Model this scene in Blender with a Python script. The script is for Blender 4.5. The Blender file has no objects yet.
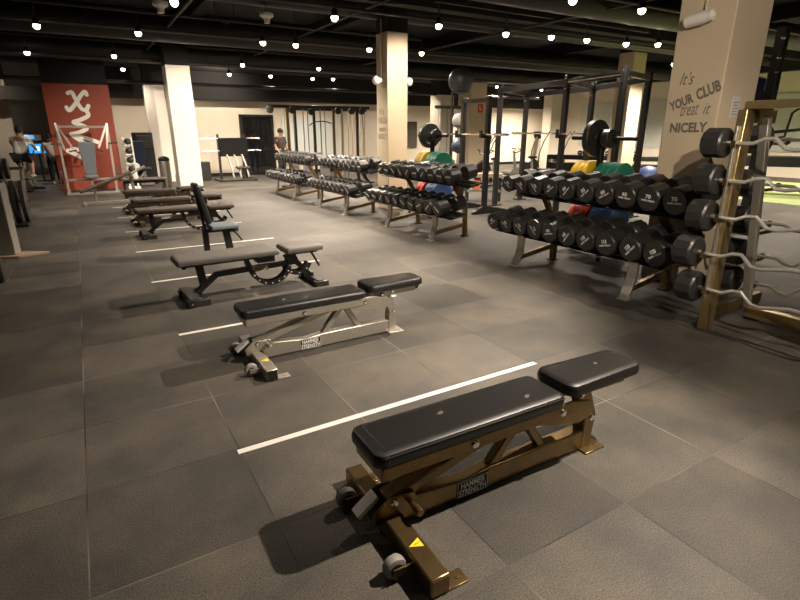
import bpy, math, random
from mathutils import Vector, Matrix, Euler
R = math.radians
random.seed(4)
SC = bpy.context.scene
COL = SC.collection

# ---------------------------------------------------------------- camera, world, exposure
cam_data = bpy.data.cameras.new('camera')
cam_data.sensor_width = 36.0
cam_data.lens = 515.0 / 800.0 * 36.0
cam_data.clip_end = 200
cam = bpy.data.objects.new('camera', cam_data)
COL.objects.link(cam)
cam.location = (0, 0, 1.65)
cam.rotation_euler = (R(90 - 18.268), 0, R(-30.855))
SC.camera = cam
w = bpy.data.worlds.new('world')
SC.world = w
w.use_nodes = True
w.node_tree.nodes['Background'].inputs[0].default_value = (1.0, 0.85, 0.7, 1)
w.node_tree.nodes['Background'].inputs[1].default_value = 0.02
SC.view_settings.view_transform = 'Standard'
SC.view_settings.look = 'None'
SC.view_settings.gamma = 1.0
SC.view_settings.use_curve_mapping = False
SC.view_settings.exposure = 0.0
WARM = (1.0, 0.86, 0.71)
# every ceiling spotlight, with the added fill spots: x, y, watts, tilt target (None = straight down)
LAMPS = [
    # (row phrase, [(x, y, watts[, aim point, cone]), ...])
    ('the nearest-bench track with added fill spots', [(3.4, 0.9, 1400, (1.45, 1.9, .3), 72), (1.0, -1.2, 1000, (5.4, 3.0, 1.75), 50), (3.7, -0.4, 420, (4.5, 1.7, 0), 90), (-1.9, 0.9, 10)]),  # the spots aimed at the pillar and curl rack are added fill
    ('the track above the silver bench', [(0.9, 3.1, 8), (4.55, 3.6, 1500, (2.2, 4.2, .2), 74)]),
    ('the track above the black ladder bench', [(-0.6, 5.9, 70, (2.4, 2.6, 0), 70), (3.95, 5.6, 1500, (2.4, 6.4, 0), 80), (6.3, 5.8, 300), (7.7, 5.7, 300)]),
    ('the track in front of the beige pillar', [(1.5, 8.8, 30), (3.9, 8.6, 1500, (2.6, 9.4, 0), 100), (5.75, 8.3, 430, (5.9, 9.8, 2.1), 95), (7.3, 8.3, 300), (8.3, 8.1, 200), (9.2, 8.0, 260), (10.3, 7.9, 260), (10.95, 7.6, 400)]),
    ('the track behind the beige pillar', [(-0.3, 11.9, 420, (0.0, 14.6, 0), 70), (1.3, 11.8, 90), (3.65, 11.7, 1900, (2.7, 15.4, 1.2), 70), (4.35, 11.65, 900), (6.0, 11.4, 600), (7.35, 11.3, 900), (11.0, 14.2, 650)]),
    ('the track beside the white pillars', [(-0.7, 16.0, 40), (1.1, 15.6, 80), (4.3, 15.8, 1300), (6.5, 15.6, 1100)]),
    ('the track along the back wall', [(0.1, 18.8, 20), (1.5, 18.7, 170), (4.6, 18.6, 330, (4.0, 20.5, 2.4), 150), (5.95, 18.5, 170), (7.5, 18.6, 230), (8.2, 18.4, 230)]),
    ('the added fill row over the cardio corner', [(-2.6, 19.6, 120, (-1.9, 22.0, 1.6), 90), (-2.0, 24.2, 160)]),  # unseen spots added to brighten the pale column and left end
    ('the added fill row over the turf side', [(12.5, 5.0, 900), (14.5, 9.5, 1500), (18.0, 13.0, 3000), (15.5, 18.0, 1500), (19.0, 6.0, 2500), (11.5, 18.6, 260), (18.5, 18.4, 1500)]),  # added spots that brighten the cream walls on the right
]

# ---------------------------------------------------------------- materials
def mat(name, col, rough=0.5, metal=0.0, noise=0.0, scale=20, spec=0.5, coat=0.0, bump=0.0, emit=None, estr=0, trans=0):
    m = bpy.data.materials.new(name)
    m.use_nodes = True
    nt = m.node_tree
    b = nt.nodes['Principled BSDF']
    b.inputs['Base Color'].default_value = (*col, 1)
    b.inputs['Roughness'].default_value = rough
    b.inputs['Metallic'].default_value = metal
    b.inputs['Specular IOR Level'].default_value = spec
    b.inputs['Coat Weight'].default_value = coat
    if trans: b.inputs['Transmission Weight'].default_value = trans
    if emit:
        b.inputs['Emission Color'].default_value = (*emit, 1)
        b.inputs['Emission Strength'].default_value = estr
    if noise or bump:
        tc = nt.nodes.new('ShaderNodeTexCoord')
        nz = nt.nodes.new('ShaderNodeTexNoise')
        nz.inputs['Scale'].default_value = scale
        nz.inputs['Detail'].default_value = 5
        nt.links.new(tc.outputs['Object'], nz.inputs['Vector'])
        if noise:
            mx = nt.nodes.new('ShaderNodeMix'); mx.data_type = 'RGBA'
            mx.inputs[6].default_value = (*[c * (1 - noise) for c in col], 1)
            mx.inputs[7].default_value = (*[min(1, c * (1 + noise)) for c in col], 1)
            nt.links.new(nz.outputs['Fac'], mx.inputs[0])
            nt.links.new(mx.outputs[2], b.inputs['Base Color'])
        if bump:
            bp = nt.nodes.new('ShaderNodeBump')
            bp.inputs['Strength'].default_value = bump
            bp.inputs['Distance'].default_value = 0.01
            nt.links.new(nz.outputs['Fac'], bp.inputs['Height'])
            nt.links.new(bp.outputs['Normal'], b.inputs['Normal'])
    return m

def dm_h(math_, fac):   # stretch a noise value to the full 0..1 range
    return math_('MINIMUM', math_('MAXIMUM', math_('MULTIPLY', math_('SUBTRACT', fac, 0.38), 4.0), 0.0), 1.0)

def floor_material():
    m = bpy.data.materials.new('rubber_tiles'); m.use_nodes = True
    nt = m.node_tree; N = nt.nodes; L = nt.links
    b = N['Principled BSDF']
    b.inputs['Specular IOR Level'].default_value = 0.35
    geo = N.new('ShaderNodeNewGeometry')
    sep = N.new('ShaderNodeSeparateXYZ'); L.new(geo.outputs['Position'], sep.inputs[0])
    def math_(op, a, bb=None):
        n = N.new('ShaderNodeMath'); n.operation = op
        for i, v in enumerate((a, bb)):
            if v is None: continue
            if isinstance(v, (int, float)): n.inputs[i].default_value = v
            else: L.new(v, n.inputs[i])
        return n.outputs[0]
    tx = math_('DIVIDE', math_('SUBTRACT', sep.outputs[0], -0.235), 0.7185)
    ty = math_('DIVIDE', math_('SUBTRACT', sep.outputs[1], 1.165), 0.677)
    fx = math_('FRACT', tx); fy = math_('FRACT', ty)
    ix = math_('FLOOR', tx); iy = math_('FLOOR', ty)
    dx = math_('MINIMUM', fx, math_('SUBTRACT', 1.0, fx))
    dy = math_('MINIMUM', fy, math_('SUBTRACT', 1.0, fy))
    d = math_('MINIMUM', dx, dy)
    seam = math_('LESS_THAN', d, 0.0042)
    cmb = N.new('ShaderNodeCombineXYZ'); L.new(ix, cmb.inputs[0]); L.new(iy, cmb.inputs[1])
    wn = N.new('ShaderNodeTexWhiteNoise'); wn.noise_dimensions = '2D'; L.new(cmb.outputs[0], wn.inputs['Vector'])
    n1 = N.new('ShaderNodeTexNoise'); n1.inputs['Scale'].default_value = 140; n1.inputs['Detail'].default_value = 3
    n2 = N.new('ShaderNodeTexNoise'); n2.inputs['Scale'].default_value = 1.6; n2.inputs['Detail'].default_value = 6; n2.inputs['Roughness'].default_value = 0.65
    n3 = N.new('ShaderNodeTexNoise'); n3.inputs['Scale'].default_value = 0.9; n3.inputs['Detail'].default_value = 2
    for n in (n1, n2, n3): L.new(geo.outputs['Position'], n.inputs['Vector'])
    # brightness of the dusty rubber
    v = math_('ADD', math_('MULTIPLY', wn.outputs['Value'], 0.42), 0.70)
    v = math_('MULTIPLY', v, math_('ADD', math_('MULTIPLY', n2.outputs['Fac'], 1.9), 0.05))
    v = math_('MULTIPLY', v, math_('ADD', math_('MULTIPLY', n1.outputs['Fac'], 2.4), -0.2))
    colr = N.new('ShaderNodeMix'); colr.data_type = 'RGBA'; colr.blend_type = 'MULTIPLY'
    colr.inputs[0].default_value = 1
    hue = N.new('ShaderNodeMix'); hue.data_type = 'RGBA'
    hue.inputs[6].default_value = (0.061, 0.056, 0.048, 1); hue.inputs[7].default_value = (0.067, 0.057, 0.044, 1)
    L.new(dm_h(math_, n2.outputs['Fac']), hue.inputs[0]); L.new(hue.outputs[2], colr.inputs[6])
    cv = N.new('ShaderNodeCombineColor')
    for i in range(3): L.new(v, cv.inputs[i])
    L.new(cv.outputs[0], colr.inputs[7])
    dm = N.new('ShaderNodeMath'); dm.operation = 'MULTIPLY'; dm.use_clamp = True
    L.new(math_('SUBTRACT', n3.outputs['Fac'], 0.44), dm.inputs[0]); dm.inputs[1].default_value = 6.0
    dusty = dm.outputs[0]
    sc = N.new('ShaderNodeMix'); sc.data_type = 'RGBA'
    sc.inputs[6].default_value = (0.016, 0.014, 0.012, 1); sc.inputs[7].default_value = (0.17, 0.15, 0.12, 1)
    L.new(dusty, sc.inputs[0])
    fin = N.new('ShaderNodeMix'); fin.data_type = 'RGBA'
    L.new(seam, fin.inputs[0]); L.new(colr.outputs[2], fin.inputs[6]); L.new(sc.outputs[2], fin.inputs[7])
    L.new(fin.outputs[2], b.inputs['Base Color'])
    rg = math_('ADD', math_('MULTIPLY', n2.outputs['Fac'], 0.25), 0.5)
    L.new(rg, b.inputs['Roughness'])
    bp = N.new('ShaderNodeBump'); bp.inputs['Strength'].default_value = 0.45; bp.inputs['Distance'].default_value = 0.004
    L.new(math_('SUBTRACT', n1.outputs['Fac'], math_('MULTIPLY', seam, 1.5)), bp.inputs['Height'])
    L.new(bp.outputs['Normal'], b.inputs['Normal'])
    return m

M = dict(
    floor=floor_material(),
    turf=mat('turf', (0.24, 0.29, 0.10), 0.9, noise=0.3, scale=60),
    cream=mat('cream_wall', (0.66, 0.59, 0.47), 0.85, noise=0.06, scale=2),
    wall_dim=mat('grey_wall', (0.22, 0.20, 0.17), 0.9, noise=0.1, scale=2),
    pillar=mat('cream_plaster', (0.60, 0.49, 0.34), 0.8, noise=0.07, scale=3, bump=0.05),
    white_pillar=mat('white_plaster', (0.74, 0.69, 0.60), 0.8, noise=0.04, scale=3),
    black_ceiling=mat('black_ceiling', (0.006, 0.0052, 0.005), 0.85, noise=0.3, scale=3),
    duct=mat('dark_duct', (0.015, 0.013, 0.0125), 0.45, 0.3, noise=0.25, scale=4),
    pipe=mat('dark_pipe', (0.045, 0.041, 0.037), 0.5, 0.3),
    red=mat('red_panel', (0.25, 0.040, 0.013), 0.6, noise=0.15, scale=5),
    white=mat('white_paint', (0.80, 0.77, 0.70), 0.5),
    tape=mat('white_tape', (0.55, 0.53, 0.48), 0.6, noise=0.12, scale=12),
    vinyl=mat('black_vinyl', (0.010, 0.0095, 0.009), 0.38, coat=0.12, noise=0.1, scale=60, bump=0.04),
    grey_vinyl=mat('grey_vinyl', (0.11, 0.10, 0.09), 0.5, noise=0.1, scale=60, bump=0.03),
    brown_vinyl=mat('brown_vinyl', (0.045, 0.033, 0.024), 0.45, noise=0.1, scale=40),
    slate_vinyl=mat('slate_vinyl', (0.11, 0.13, 0.14), 0.5, noise=0.1, scale=30),
    bronze=mat('bronze_steel', (0.25, 0.172, 0.078), 0.28, 0.88, noise=0.35, scale=14),
    silver=mat('silver_paint', (0.42, 0.39, 0.33), 0.38, 0.75, noise=0.1, scale=30),
    gold=mat('gold_steel', (0.48, 0.36, 0.17), 0.32, 0.9, noise=0.15, scale=12),
    dark_bronze=mat('dark_bronze', (0.075, 0.052, 0.03), 0.4, 0.7, noise=0.2),
    steel_plate=mat('bare_steel', (0.62, 0.59, 0.53), 0.45, 0.35),
    satin=mat('satin_steel', (0.72, 0.69, 0.63), 0.32, 0.75),
    chrome=mat('chrome', (0.80, 0.77, 0.72), 0.16, 1.0),
    black_metal=mat('black_steel', (0.018, 0.017, 0.016), 0.4, 0.3),
    rubber=mat('black_rubber', (0.026, 0.024, 0.0225), 0.36, noise=0.2, scale=40, spec=0.5),
    matt_black=mat('matt_black', (0.005, 0.005, 0.005), 0.8, spec=0.2),
    hub=mat('grey_rubber', (0.20, 0.19, 0.175), 0.6),
    text_dark=mat('grey_lettering', (0.17, 0.145, 0.11), 0.8),
    text_white=mat('white_lettering', (0.80, 0.79, 0.76), 0.5),
    yellow=mat('yellow_bumper', (0.72, 0.46, 0.015), 0.5, noise=0.06),
    yellow_sticker=mat('yellow_sticker', (0.80, 0.62, 0.02), 0.5),
    green=mat('green_bumper', (0.025, 0.23, 0.145), 0.5, noise=0.08),
    red_bumper=mat('red_bumper', (0.66, 0.055, 0.02), 0.5, noise=0.08),
    blue=mat('blue_bumper', (0.045, 0.105, 0.30), 0.5, noise=0.1),
    blue_ball=mat('blue_ball', (0.02, 0.045, 0.16), 0.5),
    navy=mat('navy', (0.015, 0.025, 0.06), 0.5),
    ball_grey=mat('grey_ball', (0.28, 0.26, 0.23), 0.55, noise=0.1, scale=12),
    ball_black=mat('charcoal_ball', (0.032, 0.033, 0.036), 0.45, noise=0.1, scale=6),
    screen=mat('screen', (0.01, 0.02, 0.04), 0.2, emit=(0.05, 0.35, 0.8), estr=1.1),
    screen_white=mat('screen_bright', (0.1, 0.1, 0.1), 0.2, emit=(0.5, 0.75, 1.0), estr=1.6),
    strip=mat('strip_light', (1, 0.9, 0.7), 0.5, emit=(1.0, 0.86, 0.62), estr=2.5),
    bulb=mat('lamp_glow', (1, 0.9, 0.8), 0.4, emit=(1.0, 0.84, 0.62), estr=18),
    glass=mat('dark_glass', (0.008, 0.008, 0.009), 0.06, spec=0.8),
    mirror=mat('wall_mirror', (0.70, 0.75, 0.72), 0.04, 1.0),
    painted_reflection=mat('painted_reflection', (0.62, 0.66, 0.62), 0.25),  # pale tone stands in for the light wall reflected in the mirror
    frosted=mat('frosted_panel', (0.50, 0.52, 0.47), 0.35),
    skin=mat('skin', (0.42, 0.23, 0.14), 0.6),
    shirt_white=mat('white_shirt', (0.75, 0.72, 0.65), 0.9, noise=0.08),
    shirt_dark=mat('dark_shirt', (0.055, 0.04, 0.038), 0.9, noise=0.1),
    shorts=mat('black_shorts', (0.015, 0.014, 0.014), 0.9),
    hair=mat('dark_hair', (0.018, 0.012, 0.01), 0.7),
    shoe=mat('white_shoe', (0.5, 0.48, 0.45), 0.7),
    paper=mat('paper', (0.62, 0.60, 0.56), 0.8),
    red_sign=mat('red_sign', (0.6, 0.03, 0.03), 0.5),
    orange=mat('orange', (0.75, 0.16, 0.03), 0.5),
    pale_wood=mat('tan_panel', (0.34, 0.25, 0.17), 0.6, noise=0.1),
    grey_post=mat('grey_laminate', (0.26, 0.24, 0.20), 0.35, noise=0.15, scale=3),
    lime=mat('lime_plastic', (0.35, 0.45, 0.10), 0.5),
)

# ---------------------------------------------------------------- mesh builder
class MB:
    def __init__(s): s.v = []; s.f = []
    def add(s, vs, fs):
        o = len(s.v); s.v += [tuple(v) for v in vs]; s.f += [tuple(i + o for i in f) for f in fs]; return s
    def hexa(s, p):   # eight corners: bottom loop then top loop
        return s.add(p, [(3, 2, 1, 0), (4, 5, 6, 7), (0, 1, 5, 4), (1, 2, 6, 5), (2, 3, 7, 6), (3, 0, 4, 7)])
    def box(s, x0, x1, y0, y1, z0, z1):
        return s.hexa([(x0, y0, z0), (x1, y0, z0), (x1, y1, z0), (x0, y1, z0), (x0, y0, z1), (x1, y0, z1), (x1, y1, z1), (x0, y1, z1)])
    def beam(s, a, b, wd, ht, up=(0, 0, 1)):
        a = Vector(a); b = Vector(b); d = (b - a).normalized(); u = Vector(up)
        if abs(d.dot(u)) > 0.98: u = Vector((1, 0, 0))
        sd = d.cross(u).normalized(); u = sd.cross(d).normalized()
        sd = sd * wd / 2; u = u * ht / 2
        return s.hexa([a - sd - u, a + sd - u, b + sd - u, b - sd - u, a - sd + u, a + sd + u, b + sd + u, b - sd + u])
    def tube(s, pts, r, n=10, caps=True):
        pts = [Vector(p) for p in pts]; rings = []
        t0 = (pts[1] - pts[0]).normalized()
        ref = Vector((0, 0, 1)) if abs(t0.z) < 0.9 else Vector((1, 0, 0))
        vs = []; m = len(pts)
        for i, p in enumerate(pts):
            t = (pts[min(i + 1, m - 1)] - pts[max(i - 1, 0)]).normalized()
            sd = t.cross(ref).normalized(); u = sd.cross(t).normalized(); ref = u
            rr = r[i] if isinstance(r, (list, tuple)) else r
            for k in range(n):
                a = 2 * math.pi * k / n
                vs.append(p + sd * (rr * math.cos(a)) + u * (rr * math.sin(a)))
        fs = []
        for i in range(m - 1):
            for k in range(n):
                k2 = (k + 1) % n
                fs.append((i * n + k, i * n + k2, (i + 1) * n + k2, (i + 1) * n + k))
        if caps:
            fs.append(tuple(range(n - 1, -1, -1))); fs.append(tuple((m - 1) * n + k for k in range(n)))
        return s.add(vs, fs)
    def cyl(s, a, b, r, n=16): return s.tube([a, b], r, n)
    def lathe(s, prof, c, axis, n=24, phase=0.0):   # prof: (r, t along axis)
        ax = Vector(axis).normalized(); ref = Vector((0, 0, 1)) if abs(ax.z) < 0.9 else Vector((1, 0, 0))
        sd = ax.cross(ref).normalized(); u = sd.cross(ax).normalized(); c = Vector(c)
        vs = []; fs = []
        for (r, t) in prof:
            for k in range(n):
                a = 2 * math.pi * k / n + phase
                vs.append(c + ax * t + sd * (r * math.cos(a)) + u * (r * math.sin(a)))
        for i in range(len(prof) - 1):
            for k in range(n):
                k2 = (k + 1) % n
                fs.append((i * n + k, i * n + k2, (i + 1) * n + k2, (i + 1) * n + k))
        fs.append(tuple(range(n - 1, -1, -1))); fs.append(tuple((len(prof) - 1) * n + k for k in range(n)))
        return s.add(vs, fs)
    def sphere(s, c, r, n=20, sx=1, sy=1, sz=1):
        prof = []; h = n // 2
        vs = []; fs = []; c = Vector(c)
        for i in range(1, h):
            a = math.pi * i / h
            for k in range(n):
                b = 2 * math.pi * k / n
                vs.append(c + Vector((r * sx * math.sin(a) * math.cos(b), r * sy * math.sin(a) * math.sin(b), r * sz * math.cos(a))))
        top = len(vs); vs.append(c + Vector((0, 0, r * sz))); vs.append(c - Vector((0, 0, r * sz)))
        for i in range(h - 2):
            for k in range(n):
                k2 = (k + 1) % n
                fs.append((i * n + k, (i + 1) * n + k, (i + 1) * n + k2, i * n + k2))
        for k in range(n):
            k2 = (k + 1) % n
            fs.append((top, k, k2)); fs.append((top + 1, (h - 2) * n + k2, (h - 2) * n + k))
        return s.add(vs, fs)
    def prism(s, poly, axis, t0, t1):   # polygon in the plane normal to axis ('x','y','z')
        def P(a, b, t): return {'y': (a, t, b), 'x': (t, a, b), 'z': (a, b, t)}[axis]
        n = len(poly)
        vs = [P(a, b, t0) for a, b in poly] + [P(a, b, t1) for a, b in poly]
        fs = [tuple(range(n)), tuple(range(2 * n - 1, n - 1, -1))]
        for i in range(n):
            j = (i + 1) % n; fs.append((i, i + n, j + n, j))
        return s.add(vs, fs)
    def pad(s, x0, x1, y0, y1, z0, z1, rc=0.04, taper=0.0, n=7):   # upholstered rounded slab
        h = z1 - z0
        lays = [(0.012, 0), (0.0, 0.12 * h), (-0.003, 0.45 * h), (0.0, 0.68 * h), (0.007, 0.87 * h), (0.020, 0.97 * h), (0.038, h)]
        vs = []; fs = []; cnt = 4 * (n + 1)
        for (ins, dz) in lays:
            r = max(rc - ins, 0.008)
            for (cx, cy, a0) in ((x1 - ins - r, y1 - ins - r, 0), (x0 + ins + r, y1 - ins - r, 90), (x0 + ins + r, y0 + ins + r, 180), (x1 - ins - r, y0 + ins + r, 270)):
                for k in range(n + 1):
                    a = R(a0 + 90 * k / n)
                    px, py = cx + r * math.cos(a), cy + r * math.sin(a)
                    ty = 1 - taper * (px - x0) / (x1 - x0)
                    ym = (y0 + y1) / 2
                    vs.append((px, ym + (py - ym) * ty, z0 + dz))
        for i in range(len(lays) - 1):
            for k in range(cnt):
                k2 = (k + 1) % cnt
                fs.append((i * cnt + k, i * cnt + k2, (i + 1) * cnt + k2, (i + 1) * cnt + k))
        fs.append(tuple(range(cnt - 1, -1, -1)))
        o = (len(lays) - 1) * cnt
        fs.append(tuple(o + k for k in range(cnt)))
        return s.add(vs, fs)
    def xform(s, mtx):
        s.v = [tuple(mtx @ Vector(v)) for v in s.v]; return s
    def mesh(s, name):
        me = bpy.data.meshes.new(name); me.from_pydata(s.v, [], s.f); me.update()
        import bmesh
        bm = bmesh.new(); bm.from_mesh(me); bmesh.ops.recalc_face_normals(bm, faces=bm.faces); bm.to_mesh(me); bm.free()
        for p in me.polygons: p.use_smooth = True
        me.set_sharp_from_angle(angle=R(28))
        return me

def obj(name, mb, material, parent=None, bevel=0.0, label=None):
    me = mb.mesh(name) if isinstance(mb, MB) else mb
    me.materials.clear(); me.materials.append(M[material])
    o = bpy.data.objects.new(name, me); COL.objects.link(o)
    if parent: o.parent = parent
    if bevel:
        b = o.modifiers.new('bevel', 'BEVEL'); b.width = bevel; b.segments = 2; b.limit_method = 'ANGLE'; b.angle_limit = R(40)
    if label: o['label'] = label
    return o
def tag(o, label, cat, group=None):
    o['label'] = label; o['category'] = cat
    if group: o['group'] = group
    return o
def thing(name, label, cat, loc=(0, 0, 0), rz=0, group=None, s=1.0):
    o = bpy.data.objects.new(name, None); COL.objects.link(o)
    o.empty_display_size = 0.1
    o.location = loc; o.rotation_euler = (0, 0, rz); o.scale = (s, s, s)
    return tag(o, label, cat, group)
def struct(name, mb, material, bevel=0):
    o = obj(name, mb, material, None, bevel); o['kind'] = 'structure'; return o
def kids(o): return [c for c in COL.objects if c.parent is o]
def copy_tree(o, parent=None, ch=None):
    if ch is None:
        ch = {}
        for c in COL.objects:
            if c.parent: ch.setdefault(c.parent.name, []).append(c)
    c = o.copy(); COL.objects.link(c)
    if parent: c.parent = parent
    for k in ch.get(o.name, []): copy_tree(k, c, ch)
    return c
def text_mesh(s, width, height, depth=0.001, shear=0.0, bold=0.0, rot=0.0):
    cu = bpy.data.curves.new('lettering', 'FONT'); cu.body = s; cu.size = 1; cu.extrude = 0.0; cu.shear = shear; cu.offset = bold
    cu.resolution_u = 3
    t = bpy.data.objects.new('lettering', cu); COL.objects.link(t)
    dg = bpy.context.evaluated_depsgraph_get(); dg.update()
    me = bpy.data.meshes.new_from_object(t.evaluated_get(dg))
    bpy.data.objects.remove(t)
    xs = [v.co.x for v in me.vertices]; ys = [v.co.y for v in me.vertices]
    x0, x1, y0, y1 = min(xs), max(xs), min(ys), max(ys)
    for v in me.vertices:
        v.co.x = (v.co.x - (x0 + x1) / 2) / (x1 - x0) * width
        v.co.y = (v.co.y - (y0 + y1) / 2) / (y1 - y0) * height
        v.co.z = depth
    return me
def put(o, origin, xa, ya):   # lay a flat mesh onto a surface
    xa = Vector(xa).normalized(); ya = Vector(ya).normalized(); za = xa.cross(ya)
    mt = Matrix((xa, ya, za)).transposed().to_4x4(); mt.translation = Vector(origin)
    o.data.transform(mt); return o
ORD = ['first', 'second', 'third', 'fourth', 'fifth', 'sixth', 'seventh', 'eighth', 'ninth', 'tenth', 'eleventh', 'twelfth']

# ---------------------------------------------------------------- setting
struct('floor', MB().box(-9, 23, -5, 30, -0.1, 0), 'floor')
struct('floor_turf', MB().box(14.0, 20, 2.0, 11.0, 0.0, 0.006), 'turf')
struct('ceiling', MB().box(-9, 23, -5, 30, 4.3, 4.4), 'black_ceiling')
struct('wall_back', MB().box(1.0, 22.2, 20.5, 20.7, 0, 4.3), 'cream')
struct('wall_rear_left', MB().box(-9, 1.2, 28, 28.2, 0, 4.3), 'wall_dim')
struct('wall_recess', MB().box(1.0, 1.2, 20.7, 28, 0, 4.3), 'wall_dim')
struct('wall_right', MB().box(22, 22.2, -5, 20.5, 0, 4.3), 'cream')
struct('wall_left', MB().box(-9.2, -9, -5, 28, 0, 4.3), 'wall_dim')
struct('wall_front', MB().box(-9, 22, -5.2, -5, 0, 4.3), 'wall_dim')
struct('trim_1', MB().box(1.0, 22, 20.0, 20.5, 2.66, 4.3), 'black_ceiling')      # bulkhead above the back wall
struct('trim_2', MB().box(21.6, 22, -5, 20.0, 3.62, 4.3), 'black_ceiling')
struct('baseboard_back', MB().box(1.2, 22, 20.46, 20.5, 0, 0.12), 'black_metal')
# pillars: cream up to the dark paint line
def pillar(name, x0, x1, y0, y1, ztop, m):
    mb = MB().box(x0, x1, y0, y1, 0, ztop)
    struct(name, mb, m, 0.012)
    struct('trim_pillar_head', MB().box(x0 + .004, x1 - .004, y0 + .004, y1 - .004, ztop, 4.3), 'black_ceiling')
pillar('pillar_1', 5.50, 6.14, 3.05, 3.62, 3.9, 'pillar')
pillar('pillar_2', 5.56, 6.04, 9.80, 10.27, 3.5, 'pillar')
pillar('pillar_3', 2.24, 2.84, 15.6, 16.2, 3.26, 'white_pillar')
pillar('pillar_4', 2.05, 2.62, 19.1, 19.6, 3.0, 'white_pillar')
pillar('pillar_5', 13.35, 14.15, 17.0, 17.8, 3.6, 'pillar')
pillar('pillar_6', 12.35, 13.0, 17.6, 18.3, 2.95, 'cream')
pillar('pillar_7', 14.5, 15.1, 10.78, 11.3, 3.85, 'pillar')
pillar('pillar_8', 17.8, 18.5, 17.0, 17.5, 3.3, 'cream')
pillar('pillar_9', -2.3, -1.75, 22, 22.5, 3.2, 'cream')
# red logo wall with its black head
struct('wall_logo', MB().box(-0.62, 0.98, 17.8, 18.3, 0, 2.86), 'red', 0.01)
struct('trim_logo_head', MB().box(-0.6, 0.96, 17.82, 18.3, 2.86, 4.3), 'black_ceiling')
# ceiling services
def duct(name, x0, x1, y, z, r): struct(name, MB().cyl((x0, y, z), (x1, y, z), r, 20), 'duct')
for k, (y, z, r) in enumerate([(7.2, 3.85, .28), (10.1, 3.95, .22), (13.2, 3.75, .3), (17.0, 3.7, .3), (19.6, 3.75, .22)]):
    duct('trim_duct', -6, 21, y, z, r)
for k, y in enumerate([4.2, 9.3, 14.6, 19.0]):
    struct('trim_beam', MB().box(-8, 21.5, y - .15, y + .15, 3.85, 4.3), 'black_ceiling')
for k, x in enumerate([-3.0, 2.6, 5.9, 9.8, 14.0]):
    struct('trim_girder', MB().box(x - .12, x + .12, -4, 19.9, 3.98, 4.3), 'black_ceiling')
for (x, z, r) in [(2.0, 3.72, .03), (4.9, 3.75, .025), (8.5, 3.7, .03), (-1.4, 3.7, .03)]:
    struct('trim_pipe', MB().cyl((x, 1, z), (x, 19.5, z), r, 8), 'pipe')
for (y, z, r) in [(9.0, 3.62, .03), (12.4, 3.55, .035), (16.3, 3.4, .04), (6.4, 3.68, .03), (18.0, 2.98, .05)]:
    struct('trim_pipe', MB().cyl((-5, y, z), (18, y, z), r, 8), 'pipe')
# back wall: wide mirror with its bright reflection put into the colour, dark doorway
struct('mirror_panel', MB().box(6.9, 9.2, 20.455, 20.498, 0.35, 2.1), 'painted_reflection')
d1 = struct('door_1', MB().box(5.36, 6.44, 20.44, 20.5, 0.02, 2.12), 'glass')
fr = MB().box(5.26, 5.36, 20.40, 20.5, 0, 2.2).box(6.44, 6.54, 20.40, 20.5, 0, 2.2).box(5.26, 6.54, 20.40, 20.5, 2.12, 2.2)
obj('door_frame', fr, 'black_metal', d1)
struct('window_2', MB().box(12.0, 13.1, 20.44, 20.5, 0.9, 2.0), 'glass')
struct('window_3', MB().box(21.95, 22.0, 8.0, 19, 0.9, 2.9), 'frosted')
struct('trim_cardio_strip', MB().box(-6, -2.4, 27.9, 27.98, 2.3, 2.42), 'strip')
struct('trim_cardio_strip', MB().box(-6, -1.0, 24.9, 25.1, 2.9, 2.98), 'strip')
struct('trim_cardio_beam', MB().box(-9, 1, 21.0, 21.4, 2.55, 2.95), 'pipe')

# tape lines between the bench bays
for i, (x0, x1, y) in enumerate([(.47, 2.66, 2.49), (.47, 2.6, 4.44), (.46, 2.5, 6.29), (.45, 2.45, 8.07), (.44, 2.4, 9.84), (.43, 2.4, 11.58), (.42, 2.4, 13.25)]):
    nm = ['between the bronze bench and the silver bench', 'between the silver bench and the black ladder bench', 'behind the front black ladder bench',
          'behind the bench with the upright backrest', 'behind the second black ladder bench', 'second farthest, among the far benches', 'farthest, beside the decline bench'][i]
    o = obj('floor_line', MB().box(x0, x1, y - .021, y + .021, 0, .0022), 'tape')
    tag(o, 'white tape line on the rubber floor ' + nm, 'floor line', 'tape lines between the benches')

# ---------------------------------------------------------------- ceiling spotlights
def lamp_proto():
    t = thing('ceiling_spotlight', 'x', 'ceiling light')
    obj('stem', MB().cyl((0, 0, .10), (0, 0, .34), .012, 8), 'pipe', t)
    obj('lamp_can', MB().lathe([(.03, .12), (.05, .10), (.055, .0), (.048, 0)], (0, 0, 0), (0, 0, 1), 16), 'black_metal', t)
    obj('bulb', MB().sphere((0, 0, -.018), .058, 14), 'bulb', t)
    return t
proto = lamp_proto(); first = True
for row, spots in LAMPS:
    order = sorted(range(len(spots)), key=lambda i: spots[i][0])
    xs = [s[0] for s in spots]; yy = sum(s[1] for s in spots) / len(spots)
    for rank, i in enumerate(order):
        x, y, wt = spots[i][:3]
        t = proto if first else copy_tree(proto); first = False
        t.location = (x, y, 3.4)
        tag(t, 'glowing ceiling spotlight, %s from the left on %s' % (ORD[rank], row), 'ceiling light', 'ceiling spotlights')
        ld = bpy.data.lights.new('spot', 'SPOT'); ld.energy = wt * 1.0; ld.color = WARM
        ld.spot_size = R(spots[i][4] if len(spots[i]) > 4 else (150 if x > 8 or y > 11 else 118)); ld.spot_blend = 0.75; ld.shadow_soft_size = 0.035
        lo = bpy.data.objects.new('spot_beam', ld); COL.objects.link(lo); lo.parent = t; lo.location = (0, 0, -.09)
        if len(spots[i]) > 4:
            lo.rotation_euler = (Vector(spots[i][3]) - Vector((x, y, 3.31))).to_track_quat('-Z', 'Y').to_euler()
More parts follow.
